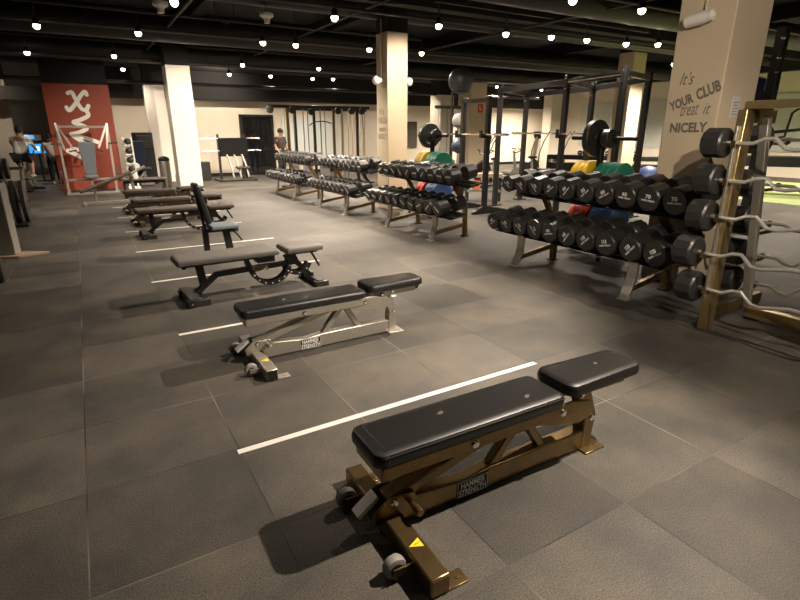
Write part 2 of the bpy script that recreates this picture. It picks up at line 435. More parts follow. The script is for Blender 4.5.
for i, (a, b, y, nm) in enumerate([(5.6, 11.4, 8.2, 'right of the beige pillar'), (-1, 5.2, 8.75, 'over the benches'), (-1, 7.6, 11.75, 'behind the beige pillar'), (-1.2, 8, 15.75, 'beside the white pillars'), (-.2, 8.6, 19.25, 'along the back wall'), (-1, 8.2, 5.8, 'over the black ladder bench')]):
    mb = MB().box(a, b, y - .02, y + .02, 3.72, 3.76)
    for k in range(4):
        xx = a + (b - a) * (k + .5) / 4; mb.cyl((xx, y, 3.76), (xx, y, 4.3), .008, 6)
    tag(obj('light_track', mb, 'pipe'), 'thin dark lighting track hung from the black ceiling ' + nm, 'light track', 'lighting tracks')

# ---------------------------------------------------------------- benches
def press_bench(label, frame, vinyl, loc, rz, s=1.0):
    t = thing('adjustable_bench', label, 'weight bench', loc, rz, 'adjustable benches in the row', s)
    p = obj('back_pad', MB().pad(-.815, .208, -.135, .135, .388, .455, .045), vinyl, t)
    obj('pad_seam', MB().tube([(-.765, -.137, .40), (-.765, -.135, .440), (-.765, -.11, .4552), (-.765, .11, .4552), (-.765, .135, .440), (-.765, .137, .40)], .0022, 6), 'rubber', p)
    obj('pad_seam', MB().tube([(-.78, -.134, .438), (.19, -.134, .438)], .003, 6).tube([(-.78, .134, .438), (.19, .134, .438)], .003, 6), 'rubber', p)
    obj('seat_pad', MB().pad(.235, .79, -.135, .135, .415, .482, .06, .16), vinyl, t)
    obj('pad_frame', MB().box(-.79, .20, -.122, .122, .322, .389).box(-.74, -.70, -.09, .09, .34, .386), frame, t, .008)
    side = [(-.05, .386), (.27, .386), (.40, .36), (.44, .31), (.41, .265), (.33, .25), (.16, .285), (.02, .33)]
    obj('hinge_plate', MB().prism(side, 'y', -.112, -.100), frame, t, .003)
    obj('hinge_plate', MB().prism(side, 'y', .100, .112), frame, t, .003)
    obj('base_beam', MB().prism([(-.70, .03), (-.70, .10), (-.58, .13), (-.30, .10), (-.16, .118), (.52, .118), (.52, .006), (-.66, .006)], 'y', -.036, .036), frame, t, .008)
    obj('support_arm', MB().beam((-.72, 0, .135), (-.02, 0, .335), .085, .055), frame, t, .008)
    obj('brace', MB().beam((-.14, 0, .105), (.045, 0, .335), .05, .05), frame, t, .007)
    obj('brace', MB().beam((.045, 0, .335), (.19, 0, .105), .045, .045), frame, t, .007)
    obj('cross_bar', MB().box(-.752, -.665, -.43, .34, .005, .088), frame, t, .008)
    obj('end_cap', MB().box(-.745, -.672, -.4325, -.427, .011, .082), 'black_metal' if frame == 'silver' else 'bronze', t)
    obj('foot_plate', MB().box(-.67, -.575, -.43, -.36, 0, .009).cyl((-.61, -.395, .008), (-.61, -.395, .0125), .012, 12), frame, t, .002)
    obj('foot_plate', MB().box(-.67, -.575, .27, .34, 0, .009).cyl((-.61, .305, .008), (-.61, .305, .0125), .012, 12), frame, t, .002)
    for y in (-.265, .19):
        w_ = obj('wheel', MB().lathe([(.03, -.022), (.044, -.018), (.048, -.008), (.048, .008), (.044, .018), (.03, .022)], (-.815, y, .048), (0, 1, 0), 24), 'hub', t)
        obj('hub', MB().lathe([(.010, -.036), (.013, -.034), (.013, -.026), (.027, -.0245), (.027, .0245), (.013, .026), (.013, .034)], (-.815, y, .048), (0, 1, 0), 16), 'black_metal', w_)
        obj('wheel_bracket', MB().box(-.835, -.745, y - .037, y - .029, .03, .066), frame, t, .002)
    for y in (-.062, .050): obj('pivot_bracket', MB().prism([(-.79, .07), (-.80, .12), (-.73, .175), (-.60, .17), (-.57, .10), (-.62, .07)], 'y', y, y + .012), frame, t, .002)
    obj('pivot_plate', MB().beam((-.85, .01, .10), (-.755, .01, .168), .062, .02), 'steel_plate', t, .002)
    obj('lock_pin', MB().cyl((-.63, -.11, .14), (-.63, .09, .14), .012, 12).cyl((-.63, -.16, .14), (-.63, -.11, .14), .017, 12), frame, t, .001)
    obj('rear_post', MB().prism([(.46, .0), (.53, .0), (.555, .20), (.475, .405), (.385, .405), (.475, .20)], 'y', -.04, .04), frame, t, .007)
    obj('seat_frame', MB().box(.37, .74, -.05, .05, .352, .405).box(.33, .44, -.065, -.053, .30, .40).box(.33, .44, .053, .065, .30, .40), frame, t, .006)
    obj('seat_knob', MB().lathe([(.012, 0), (.02, .008), (.028, .015), (.028, .045), (.02, .055)], (.74, 0, .378), (1, 0, 0), 14), 'rubber', t)
    obj('rear_foot', MB().box(.455, .60, -.085, .085, 0, .011).cyl((.565, -.05, .011), (.565, -.05, .015), .011, 12), frame, t, .002)
    for (x, y, z) in [(-.33, -.122, .352), (.20, -.122, .352), (.39, -.065, .372), (.505, -.05, .385), (.52, -.04, .19), (-.70, -.062, .15)]:
        obj('bolt', MB().lathe([(.019, 0), (.019, -.004), (.014, -.009), (.008, -.010)], (x, y, z), (0, 1, 0), 14), 'chrome', t)
    n = obj('name_plate', MB().box(-.355, -.175, -.0395, -.036, .012, .100), 'black_metal', t)
    for bx in ((-.353, -.177, .0955, .098), (-.353, -.177, .014, .0165), (-.353, -.3505, .014, .098), (-.1795, -.177, .014, .098)):
        obj('plate_border', MB().box(bx[0], bx[1], -.0402, -.0394, bx[2], bx[3]), 'text_white', n)
    put(obj('lettering', text_mesh('HAMMER', .140, .034, bold=.02), 'text_white', n), (-.265, -.0396, .075), (1, 0, 0), (0, 0, 1))
    put(obj('lettering', text_mesh('STRENGTH', .158, .034, bold=.02), 'text_white', n), (-.265, -.0396, .036), (1, 0, 0), (0, 0, 1))
    st = obj('warning_sticker', MB().prism([(-.738, -.245), (-.682, -.27), (-.682, -.22)], 'z', .0878, .0890), 'yellow_sticker', t)
    obj('sticker_mark', MB().prism([(-.715, -.25), (-.70, -.239), (-.704, -.245), (-.688, -.243), (-.70, -.251), (-.698, -.246)], 'z', .0892, .0897), 'black_metal', st)
    return t
press_bench('bronze-framed adjustable bench with black pads, nearest the camera', 'bronze', 'vinyl', (1.605, 1.605, 0), R(-1.2))
press_bench('silver-framed adjustable bench with black pads, second in the row', 'silver', 'vinyl', (1.575, 3.62, 0), R(0), .965)
press_bench('dark bronze bench behind the second black ladder bench', 'dark_bronze', 'brown_vinyl', (1.46, 10.62, 0), R(0))
press_bench('low dark bench in front of the white pillars, third behind the upright backrest', 'dark_bronze', 'brown_vinyl', (1.44, 12.3, 0), R(0))

def ladder_bench(label, loc, rz, vinyl='grey_vinyl'):
    t = thing('ladder_bench', label, 'weight bench', loc, rz, 'black ladder benches')
    obj('back_pad', MB().pad(-.76, .27, -.17, .17, .395, .462, .03), vinyl, t)
    obj('seat_pad', MB().pad(.34, .78, -.165, .165, .385, .455, .03, .1), vinyl, t)
    obj('pad_frame', MB().box(-.70, .24, -.05, .05, .355, .396).box(-.70, -.66, -.07, .07, .345, .396).box(.05, .24, -.075, .075, .31, .396), 'black_metal', t, .005)
    obj('seat_frame', MB().box(.40, .74, -.06, .06, .35, .386).beam((.46, 0, .27), (.42, 0, .36), .09, .12), 'black_metal', t, .005)
    obj('front_post', MB().beam((-.53, 0, .36), (-.50, 0, .13), .06, .075, (1, 0, 0)), 'black_metal', t, .006)
    mb = MB()
    for a, b in [((-.60, .06), (-.36, .245)), ((-.37, .24), (.52, .262)), ((.50, .262), (.68, .06))]:
        mb.beam((a[0], 0, a[1]), (b[0], 0, b[1]), .06, .055)
    obj('base_beam', mb, 'black_metal', t, .006)
    obj('beam_post', MB().beam((-.02, 0, .26), (-.05, 0, .345), .055, .055, (1, 0, 0)), 'black_metal', t, .005)
    f = obj('front_foot', MB().box(-.70, -.58, -.24, .24, .01, .085), 'black_metal', t, .008)
    for y in (-.25, .16): obj('foot_pad', MB().box(-.72, -.50, y, y + .09, 0, .07), 'rubber', f, .006)
    for y in (-.255, .255): obj('wheel', MB().lathe([(.02, -.012), (.04, -.01), (.04, .01), (.02, .012)], (-.68, y, .042), (0, 1, 0), 18), 'black_metal', t)
    for y in (-.262, .262): obj('bolt', MB().sphere((-.68, y, .042), .013, 10), 'chrome', t)
    r_ = obj('rear_foot', MB().box(.64, .72, -.24, .24, .01, .075), 'black_metal', t, .008)
    for y in (-.25, .17): obj('foot_pad', MB().box(.62, .78, y, y + .08, 0, .06), 'rubber', r_, .006)
    # curved ladders with their row of holes
    def arc(cx, cz, rr, a0, a1, nm, hl):
        N = 18; o = None
        for yy in (.05, -.05):
            mb = MB()
            for k in range(N):
                a = R(a0 + (a1 - a0) * k / N); b = R(a0 + (a1 - a0) * (k + 1) / N)
                A_ = Vector((cx + rr * math.cos(a), yy, cz + rr * math.sin(a))); B_ = Vector((cx + rr * math.cos(b), yy, cz + rr * math.sin(b)))
                ex = (B_ - A_) * .12
                mb.beam(A_ - ex, B_ + ex, .012, .042, (math.cos((a + b) / 2), 0, math.sin((a + b) / 2)))
            o = obj(nm, mb, 'black_metal', t)
        for k in range(hl):
            a = R(a0 + (a1 - a0) * (k + .7) / (hl + .4))
            obj('hole', MB().cyl((cx + rr * math.cos(a), -.0575, cz + rr * math.sin(a)), (cx + rr * math.cos(a), -.0555, cz + rr * math.sin(a)), .0075, 8), 'text_white', o)
    arc(.20, .285, .215, 195, 345, 'back_ladder', 7)
    arc(.50, .30, .16, 215, 335, 'seat_ladder', 3)
    obj('adjust_lever', MB().tube([(.66, -.06, .36), (.69, -.08, .30), (.74, -.09, .20)], .013, 8), 'rubber', t)
    n = obj('name_plate', MB().box(.0, .17, -.0335, -.030, .215, .275), 'pale_wood', t)
    put(obj('lettering', text_mesh('REP', .11, .034, bold=.03), 'black_metal', n), (.085, -.0336, .245), (1, 0, 0), (0, 0, 1))
    return t
ladder_bench('black ladder bench with grey pads, directly behind the silver bench', (1.37, 5.38, 0), R(2))
ladder_bench('black ladder bench with a brown pad, behind the upright backrest', (1.34, 9.2, 0), R(1), 'brown_vinyl')

t = thing('upright_bench', 'black utility bench with its backrest upright, between the two ladder benches', 'weight bench', (1.42, 7.15, 0), 0)
bm = MB().pad(-.27, .27, -.135, .135, 0, .07, .05)
bm.xform(Matrix.Translation((-.17, 0, .74)) @ Euler((0, R(77), 0)).to_matrix().to_4x4() @ Matrix.Translation((0, 0, -.035)))
obj('back_pad', bm, 'vinyl', t)
obj('seat_pad', MB().pad(-.12, .25, -.17, .17, .40, .462, .04, .15), 'slate_vinyl', t)
obj('seat_frame', MB().box(-.15, .22, -.05, .05, .355, .40).beam((-.16, 0, .38), (-.24, 0, .93), .06, .03, (1, 0, 0)), 'black_metal', t, .005)
obj('post', MB().box(-.20, -.13, -.04, .04, .04, .40), 'black_metal', t, .005)
obj('post', MB().beam((.14, 0, .05), (.10, 0, .38), .07, .09, (1, 0, 0)), 'black_metal', t, .005)
obj('base_beam', MB().box(-.40, .42, -.035, .035, .02, .08), 'black_metal', t, .005)
obj('foot', MB().box(-.42, -.35, -.24, .24, 0, .06), 'black_metal', t, .006)
obj('foot', MB().box(.37, .44, -.2, .2, 0, .06), 'black_metal', t, .006)
obj('adjust_lever', MB().tube([(.18, -.05, .37), (.24, -.07, .30), (.29, -.08, .22)], .014, 8), 'rubber', t)

t = thing('flat_bench', 'flat black bench farthest back, under the decline bench board', 'weight bench', (1.3, 15.0, 0), 0)
obj('pad', MB().pad(-.52, .52, -.15, .15, .43, .49, .03), 'brown_vinyl', t)
obj('frame', MB().box(-.48, .48, -.04, .04, .36, .43), 'black_metal', t, .004)
for x in (-.5, .44): obj('leg', MB().box(x, x + .06, -.2, .2, 0, .05).box(x, x + .06, -.03, .03, .05, .40), 'black_metal', t, .004)

t = thing('decline_bench', 'inclined sit-up bench with a long brown board and white rollers', 'weight bench', (.3, 13.9, 0), R(1))
bm = MB().pad(-.58, .58, -.14, .14, 0, .06, .03)
bm.xform(Matrix.Translation((.10, 0, .48)) @ Euler((0, R(-20), 0)).to_matrix().to_4x4())
obj('board', bm, 'brown_vinyl', t)
obj('base_beam', MB().box(-.42, .85, -.03, .03, .02, .08), 'silver', t, .004)
obj('foot', MB().box(-.42, -.36, -.25, .25, 0, .06), 'silver', t, .004)
obj('foot', MB().box(.80, .86, -.25, .25, 0, .06), 'silver', t, .004)
obj('post', MB().beam((-.15, 0, .06), (-.15, 0, .40), .05, .06, (1, 0, 0)), 'silver', t, .004)
obj('post', MB().beam((.70, 0, .06), (.60, 0, .66), .05, .06, (1, 0, 0)), 'silver', t, .004)
obj('leg_hook', MB().beam((.58, 0, .64), (.96, 0, .84), .05, .05), 'silver', t, .004)
for (x, z) in ((.78, .86), (.72, .62)): obj('roller', MB().cyl((x, -.24, z), (x, .24, z), .055, 14), 'white', t)

# ---------------------------------------------------------------- dumbbells and their racks
def dumbbell_mesh(r, hl, grip):
    tot = 2 * hl + grip
    def head(x0):
        return MB().lathe([(r * .86, 0), (r, .014), (r, hl - .014), (r * .86, hl)], (x0, 0, 0), (1, 0, 0), 12, R(15))
    return head(0), head(hl + grip), MB().tube([(hl - .005, 0, 0), (hl + grip * .3, 0, 0), (hl + grip * .5, 0, 0), (hl + grip * .7, 0, 0), (hl + grip + .005, 0, 0)], [.017, .02, .022, .02, .017], 12)
DB = {}
def dumbbell_proto(near, num):
    """all dumbbells share one shape; size is a uniform scale on the thing"""
    r, hl, grip = .5, .86, .55     # unit diameter
    a, b, h = dumbbell_mesh(r, hl, grip) if False else (None, None, None)
    t = thing('dumbbell', 'x', 'dumbbell')
    def head(x0): return MB().lathe([(r * .90, 0), (r, .05), (r, hl - .05), (r * .90, hl)], (x0, 0, 0), (1, 0, 0), 12, R(15))
    obj('head', head(0), 'rubber', t); obj('head', head(hl + grip), 'rubber', t)
    obj('handle', MB().tube([(hl - .02, 0, 0), (hl + grip * .25, 0, 0), (hl + grip * .5, 0, 0), (hl + grip * .75, 0, 0), (hl + grip + .02, 0, 0)], [.085, .085, .105, .085, .085], 12), 'chrome', t)
    if near:
        me = text_mesh('HAMMER  STRENGTH', .56, .075, bold=.06)
        l1 = put(obj('emblem', me, 'text_white', t), (-.004, 0, -.05), (0, -1, 0), (0, 0, 1))
        me = text_mesh(num, .24, .16, bold=.06)
        put(obj('weight_number', me, 'text_white', t), (-.004, 0, .11), (0, -1, 0), (0, 0, 1))
    else:
        obj('emblem', MB().box(-.008, 0, -.30, .30, -.055, .055), 'text_white', t)
    return t
far_proto = None
RACKWORD = ['nearest rack', 'second rack', 'third rack', 'farthest rack']
TIERWORD = ['lower', 'upper']
TILT = R(-9)
def rack(i, x, legs, y0, y1):
    t = thing('dumbbell_rack', ['two-tier dumbbell rack nearest the camera, beside the lettered pillar', 'second two-tier dumbbell rack, in front of the beige pillar',
             'third two-tier dumbbell rack, between the beige pillar and the farthest rack', 'farthest two-tier dumbbell rack, near the dark doorway'][i], 'dumbbell rack', (x, 0, 0), 0, 'dumbbell racks in a row')
    # trays: tilted shelves with lips
    for k, (xa, za) in enumerate([(-.10, .365), (.20, .815)]):
        mb = MB()
        dx, dz = .55, .087
        for e in (.235, .285, .37, .43):   # rails under the heads
            mb.beam((xa + dx * e / .55, y0, za + dz * e / .55), (xa + dx * e / .55, y1, za + dz * e / .55), .055, .02)
        mb.beam((xa + dx / 2, y0 + .02, za + dz / 2 - .02), (xa + dx / 2, y1 - .02, za + dz / 2 - .02), .22, .014, (-.156, 0, .988))
        obj(['lower_tray', 'upper_tray'][k], mb, 'black_metal', t, .003)
    for y in legs:
        mb = MB()
        # front leg: curved steel strip, foot kicked forward
        prof = [(-.02, .0), (-.005, .05), (.035, .14), (.06, .22), (.065, .32), (.065, .385)]
        for (a, b) in zip(prof, prof[1:]): mb.beam((a[0], y, a[1]), (b[0], y, b[1]), .105, .035, (1, 0, 0))
        obj('front_leg', mb, 'silver', t, .003)
        obj('rear_leg', MB().beam((.66, y, 0), (.64, y, .50), .08, .05, (1, 0, 0)).beam((.64, y, .49), (.40, y, .86), .08, .05, (1, 0, 0)), 'bronze', t, .004)
        obj('cross_brace', MB().beam((.02, y, .10), (.655, y, .20), .05, .06), 'bronze', t, .004)
        obj('foot', MB().box(-.07, .03, y - .06, y + .06, 0, .012), 'silver', t, .002)
        obj('foot', MB().box(.60, .72, y - .05, y + .05, 0, .014), 'black_metal', t, .002)
    return t
def fill(i, tier, xf, zf, ys, d0, d1, near, numbers):
    global far_proto
    n = len(ys)
    for k, y in enumerate(ys):    # k = 0 is the near end
        if near: t = dumbbell_proto(True, numbers[k])
        else:
            if far_proto is None: t = far_proto = dumbbell_proto(False, '')
            else: t = copy_tree(far_proto)
        d = d0 + (d1 - d0) * k / (n - 1)
        t.scale = (d, d, d)
        t.location = (xf, y, zf + d / 2)
        roll = random.uniform(-60, 60) if k > 1 or tier == 0 else (4 if k else -2)
        t.rotation_euler = (Euler((R(roll) if near or True else 0, TILT, 0))).to_matrix().to_euler() if False else (Matrix.Rotation(TILT, 3, 'Y') @ Matrix.Rotation(R(roll), 3, 'X')).to_euler()
        nm = ORD[k] + ' from the near end' if k else 'nearest one'
        extra = ''
        tag(t, 'black twelve-sided dumbbell, %s on the %s tier of the %s%s' % (nm, TIERWORD[tier], RACKWORD[i], extra), 'dumbbell', 'dumbbells on the ' + RACKWORD[i])
rack(0, 4.56, (3.13, 4.74), 2.82, 5.26)
fill(0, 0, 4.50, .40, [2.85, 3.12, 3.41, 3.67, 3.93, 4.19, 4.43, 4.68, 4.93, 5.17], .265, .215, True, [str(125 - 5 * k) for k in range(10)])
fill(0, 1, 4.80, .86, [2.92, 3.20, 3.47, 3.73, 3.99, 4.26, 4.51, 4.77, 5.02, 5.26], .268, .218, True, [str(75 - 5 * k) for k in range(10)])
rack(1, 4.53, (6.62, 8.03), 6.20, 8.92)
fill(1, 0, 4.47, .40, [6.42 + .25 * k for k in range(10)], .225, .20, False, None)
fill(1, 1, 4.77, .85, [6.56 + .242 * k for k in range(10)], .225, .20, False, None)
rack(2, 4.46, (9.66, 11.0), 9.25, 11.75)
fill(2, 0, 4.40, .40, [9.42 + .235 * k for k in range(10)], .215, .19, False, None)
fill(2, 1, 4.70, .85, [9.48 + .235 * k for k in range(10)], .215, .19, False, None)
rack(3, 4.38, (12.45, 13.85), 12.1, 14.75)
fill(3, 0, 4.32, .40, [12.26 + .24 * k for k in range(10)], .21, .19, False, None)
fill(3, 1, 4.62, .85, [12.30 + .24 * k for k in range(10)], .21, .19, False, None)

# ---------------------------------------------------------------- curl-bar rack on the right
RX, RY = 4.42, 2.25
t = thing('barbell_rack', 'gold upright rack holding curl bars at the right edge', 'barbell rack', (0, 0, 0))
obj('front_upright', MB().box(RX - .03, RX + .10, RY - .035, RY + .035, .0, 1.80), 'gold', t, .006)
obj('hook_strip', MB().box(RX - .07, RX - .03, RY - .01, RY + .01, .30, 1.68), 'silver', t, .003)
obj('rear_upright', MB().beam((5.02, RY - .04, .10), (4.68, RY - .04, 1.74), .065, .06, (1, 0, 0)), 'silver', t, .006)
obj('base_crossbar', MB().box(RX - .02, 5.30, RY - .03, RY + .03, .10, .20), 'bronze', t, .006)
obj('rear_foot', MB().box(5.18, 5.28, RY - .03, RY + .03, 0, .10), 'bronze', t, .004)
obj('top_beam', MB().box(RX - .02, RX + .12, .70, RY + .0, 1.80, 1.86), 'gold', t, .006)
obj('top_crossbar', MB().box(RX + .02, 4.86, RY - .03, RY + .03, 1.70, 1.80), 'bronze', t, .006)
obj('floor_beam', MB().box(5.0, 5.09, .70, RY - .04, .02, .12), 'gold', t, .006)
NEARY = .85
obj('front_upright', MB().box(RX - .03, RX + .10, NEARY - .035, NEARY + .035, .0, 1.80), 'gold', t, .006)
obj('rear_upright', MB().beam((5.02, NEARY, .10), (4.68, NEARY, 1.74), .065, .06, (1, 0, 0)), 'gold', t, .006)
obj('base_crossbar', MB().box(RX - .02, 5.30, NEARY - .03, NEARY + .03, .10, .20), 'bronze', t, .006)
zs = [1.553, 1.268, .98, .695, .372]
xs_ = [4.375, 4.36, 4.345, 4.24, 4.36]
zr = [1.57, 1.19, .86, .56, .30]
def hook(px, z, side):
    for y in (RY, NEARY):
        a = RX if side < 0 else 4.98
        obj('hook', MB().beam((a, y, z - .03), (px, y, z - .03), .03, .022).beam((px + .03 * side, y, z - .035), (px + .03 * side, y, z + .02), .03, .012, (1, 0, 0)), 'bronze', t)
for z, x in zip(zs, xs_): hook(x, z, -1)
for z in zr: hook(5.18, z, 1)
def curl_bar(label, x, z, dia, flip, roll, matname='satin', y0=.06):
    b = thing('curl_barbell', label, 'barbell', (x, RY, z), 0, 'curl bars on the gold rack')
    wv = [(y0, 0), (-.06, 0), (-.13, 0), (-.20, .035), (-.27, .04), (-.36, -.035), (-.43, -.04), (-.62, .0), (-.84, 0), (-1.03, -.04), (-1.10, -.035), (-1.19, .04), (-1.26, .035), (-1.34, 0), (-1.40, 0), (-1.40 - y0, 0)]
    pts = [(o * flip * math.cos(R(roll)), yy, o * flip * math.sin(R(roll))) for yy, o in wv]
    obj('bar', MB().tube(pts, .0145, 10), matname, b)
    r = dia / 2
    for y in (y0, -1.40 - y0 - .16):
        obj('head', MB().lathe([(r * .9, 0), (r, .015), (r, .145), (r * .9, .16)], (0, y, 0), (0, 1, 0), 12, R(15)), 'rubber', b)
    for y in (y0 - .005, -1.40 - y0 + .035): obj('collar', MB().lathe([(.024, -.03), (.024, .0)], (0, y, 0), (0, 1, 0), 12), 'chrome', b)
    return b
nmz = ['topmost', 'second from the top', 'middle', 'second from the bottom', 'lowest']
for k in range(5):
    curl_bar('chrome curl bar on the front of the gold rack, ' + nmz[k], xs_[k], zs[k], [.235, .25, .26, .26, .26][k], 1, [75, 60, 80, 70, 80][k])
for k in range(5):
    curl_bar('curl bar on the rear of the gold rack, ' + nmz[k], 5.18, zr[k], .25, -1, 70, 'silver', .15)

# ---------------------------------------------------------------- lettering and fittings on the pillars
t = thing('wall_lettering', 'dark grey wall lettering about treating the club nicely on the large pillar', 'lettering', (5.4985, 3.3, 1.9))
def wl(s, yc, zc, wd, ht, shear=0, rot=0, bold=0.0):
    o = obj('word', text_mesh(s, wd, ht, .0012, shear, bold), 'text_dark', t)
    a = R(rot)
    put(o, (0, yc - 3.3, zc - 1.9), (0, -math.cos(a), math.sin(a)), (0, math.sin(a), math.cos(a)))
wl("It's", 3.425, 2.155, .15, .125, .35)
wl('YOUR', 3.45, 1.925, .255, .10, 0, 21, .04)
wl('CLUB', 3.185, 2.03, .245, .115, 0, 21, .04)
wl('treat', 3.345, 1.845, .19, .105, .35, 4)
wl('it', 3.165, 1.855, .075, .105, .35, 2)
wl('NICELY', 3.33, 1.675, .40, .10, 0, 1, .04)
t = thing('wall_lettering', 'small faded lettering on the side of the beige pillar behind the second rack', 'lettering', (5.5585, 10.0, 1.9))
for s, yc, zc, wd, ht in [("It's", 10.05, 2.02, .2, .12), ('YOUR CLUB', 10.03, 1.84, .36, .12), ('treat it', 10.03, 1.67, .28, .1), ('NICELY', 10.03, 1.52, .34, .1)]:
    o = obj('word', text_mesh(s, wd, ht, .0012), 'text_dark', t)
    put(o, (0, yc - 10.0, zc - 1.9), (0, -1, 0), (0, 0, 1))
t = thing('emergency_light', 'wrapped white emergency light high on the large lettered pillar', 'light fitting', (5.50, 3.36, 2.69))
obj('housing', MB().lathe([(.02, -.15), (.055, -.13), (.062, -.02), (.06, .0), (.062, .03), (.05, .13), (.02, .15)], (-.065, 0, 0), (0, -1, .12), 16), 'white', t)
obj('bracket', MB().box(-.03, 0, -.04, .04, -.03, .04), 'white', t)
obj('conduit', MB().cyl((-.016, -.02, .04), (-.016, -.02, 1.09), .014, 10), 'pillar', t)
tag(obj('wall_notice', MB().box(5.72, 5.86, 3.043, 3.0495, 1.77, 1.97), 'paper'), 'white paper notice on the shaded side of the large pillar', 'notice')
mb = MB()
for k in range(5): mb.box(5.735, 5.845 - .02 * (k % 2), 3.0415, 3.043, 1.80 + .028 * k, 1.806 + .028 * k)
o = obj('printed_lines', mb, 'text_dark', COL.objects['wall_notice'])
def camera_thing(x, y, z, d, label):
    t = thing('security_camera', label, 'security camera', (x, y, z))
    obj('mount', MB().cyl((0, 0, 0), (d[0] * .06, d[1] * .06, 0), .04, 12), 'white', t)
    obj('dome', MB().sphere((d[0] * .13, d[1] * .13, -.01), .085, 16), 'white', t)
camera_thing(5.56, 10.03, 2.62, (-1, 0), 'round white camera on the left side of the beige pillar')
camera_thing(6.04, 9.95, 2.62, (1, 0), 'round white camera on the right side of the beige pillar')
tag(obj('conduit', MB().cyl((5.545, 10.02, 2.62), (5.545, 10.02, 4.28), .013, 8), 'pillar'), 'thin conduit running up the beige pillar to the ceiling', 'conduit')

# brush lettering on the red wall: strokes of a reclining script
t = thing('logo_lettering', 'white brush-script logo running up the red wall', 'logo', (.18, 17.797, 1.75))
def stroke(pts, wd):
    # smooth the polyline and lay a flat ribbon
    P = [Vector((a, b, 0)) for a, b in pts]; out = []
    for i in range(len(P) - 1):
        p0 = P[max(i - 1, 0)]; p1 = P[i]; p2 = P[i + 1]; p3 = P[min(i + 2, len(P) - 1)]
        for k in range(6):
            u = k / 6
            out.append(0.5 * ((2 * p1) + (-p0 + p2) * u + (2 * p0 - 5 * p1 + 4 * p2 - p3) * u * u + (-p0 + 3 * p1 - 3 * p2 + p3) * u ** 3))
    out.append(P[-1])
    mb = MB(); vs = []; fs = []
    for i, p in enumerate(out):
        d = (out[min(i + 1, len(out) - 1)] - out[max(i - 1, 0)]).normalized(); s = Vector((-d.y, d.x, 0)) * wd / 2
        e = -.004 - .006 * i / len(out)
        for q in (p - s, p + s): vs.append((q.x, 0, q.y)); vs.append((q.x, e, q.y))
    for i in range(len(out) - 1):
        a = 4 * i; b = a + 4
        fs += [(a + 1, a + 3, b + 3, b + 1), (a, a + 1, b + 1, b), (a + 2, a + 3, b + 3, b + 2)]
    for a in (0, 4 * (len(out) - 1)): fs.append((a, a + 1, a + 3, a + 2))
    for p, e in ((out[0], -.0032), (out[-1], -.0108)):
        mb.cyl((p.x, e, p.y), (p.x, 0, p.y), wd / 2, 14)
    mb.add(vs, fs); return mb
# coordinates: across the wall (x) and up (z), the word reads upwards
def logo(uv, wd):   # strokes sketched on a 471 x 600 grid over the panel, turned into panel metres
    out = []
    for u, v in uv:
        px = 30 + u * .2336; py = 60 + v * .2333
        out.append((-.56 + (px - 43) * .02377 - (py - 83) * .0048 - .18, 2.85 - (py - 83) * .0262 - 1.75))
    obj('letter', stroke(out, wd), 'white', t)
def P_(*px): return [((x - 30) / .2336, (y - 60) / .2333) for x, y in px]
logo(P_((66, 106), (69, 109), (75, 102), (80, 94), (84, 90), (86, 93)), .10)
logo(P_((67, 92), (71, 91), (75, 98), (81, 107), (86, 108), (88, 104)), .10)
logo(P_((71, 133), (80, 131), (87, 127), (82, 124), (73, 121), (80, 118.5), (88, 114), (86, 109)), .105)
logo(P_((72, 148), (82, 149), (87, 144), (81, 140), (73, 135)), .105)
logo(P_((73, 134.5), (86, 137), (100, 142)), .105)
logo(P_((68, 150), (76, 154), (84, 158)), .12)

# ---------------------------------------------------------------- bumper plate trees behind the racks
def plate_mb(r, th):
    return MB().lathe([(.03, 0), (.06, 0), (.065, .006), (r * .62, .006), (r * .66, 0), (r * .95, 0), (r, .008), (r, th - .008), (r * .95, th), (r * .66, th), (r * .62, th - .006), (.065, th - .006), (.06, th), (.03, th)], (0, 0, 0), (0, 1, 0), 32)
PM = {}
def plates(tree, x, z, ystart, cols, r, th, where):
    y = ystart
    for k, (c, label) in enumerate(cols):
        key = (c, r, th)
        if key not in PM: PM[key] = plate_mb(r, th).mesh('bumper_plate'); PM[key].materials.append(M[c])
        o = bpy.data.objects.new('bumper_plate', PM[key]); COL.objects.link(o)
        o.location = (x, y, z)
        tag(o, label, 'weight plate', 'bumper plates on the ' + tree)
        y += th + .004
def plate_tree(name, x, yc, s=1.0):
    t = thing('plate_tree', 'rolling plate tree with coloured bumper plates ' + name, 'plate rack', (x, yc, 0))
    obj('base', MB().box(-.30, .30, -.40, -.34, .07, .13).box(-.30, .30, .34, .40, .07, .13).box(-.03, .03, -.40, .40, .07, .13), 'black_metal', t, .006)
    obj('mast', MB().box(-.035, .035, -.03, .03, .13, 1.66), 'black_metal', t, .006)
    for z in (.48, 1.02, 1.545): obj('peg', MB().cyl((0, -.50 if z > 1.5 else -.42, z), (0, .50 if z > 1.5 else .42, z), .026, 14), 'black_metal' if z > 1.5 else 'chrome', t)
    for (a, b) in ((-.28, -.37), (.28, -.37), (-.28, .37), (.28, .37)):
        c = obj('caster', MB().box(a - .02, a + .02, b - .018, b + .018, .04, .075), 'chrome', t)
        obj('wheel', MB().lathe([(.02, -.012), (.034, -.01), (.034, .01), (.02, .012)], (a, b, .034), (0, 1, 0), 14), 'rubber', c)
    return t
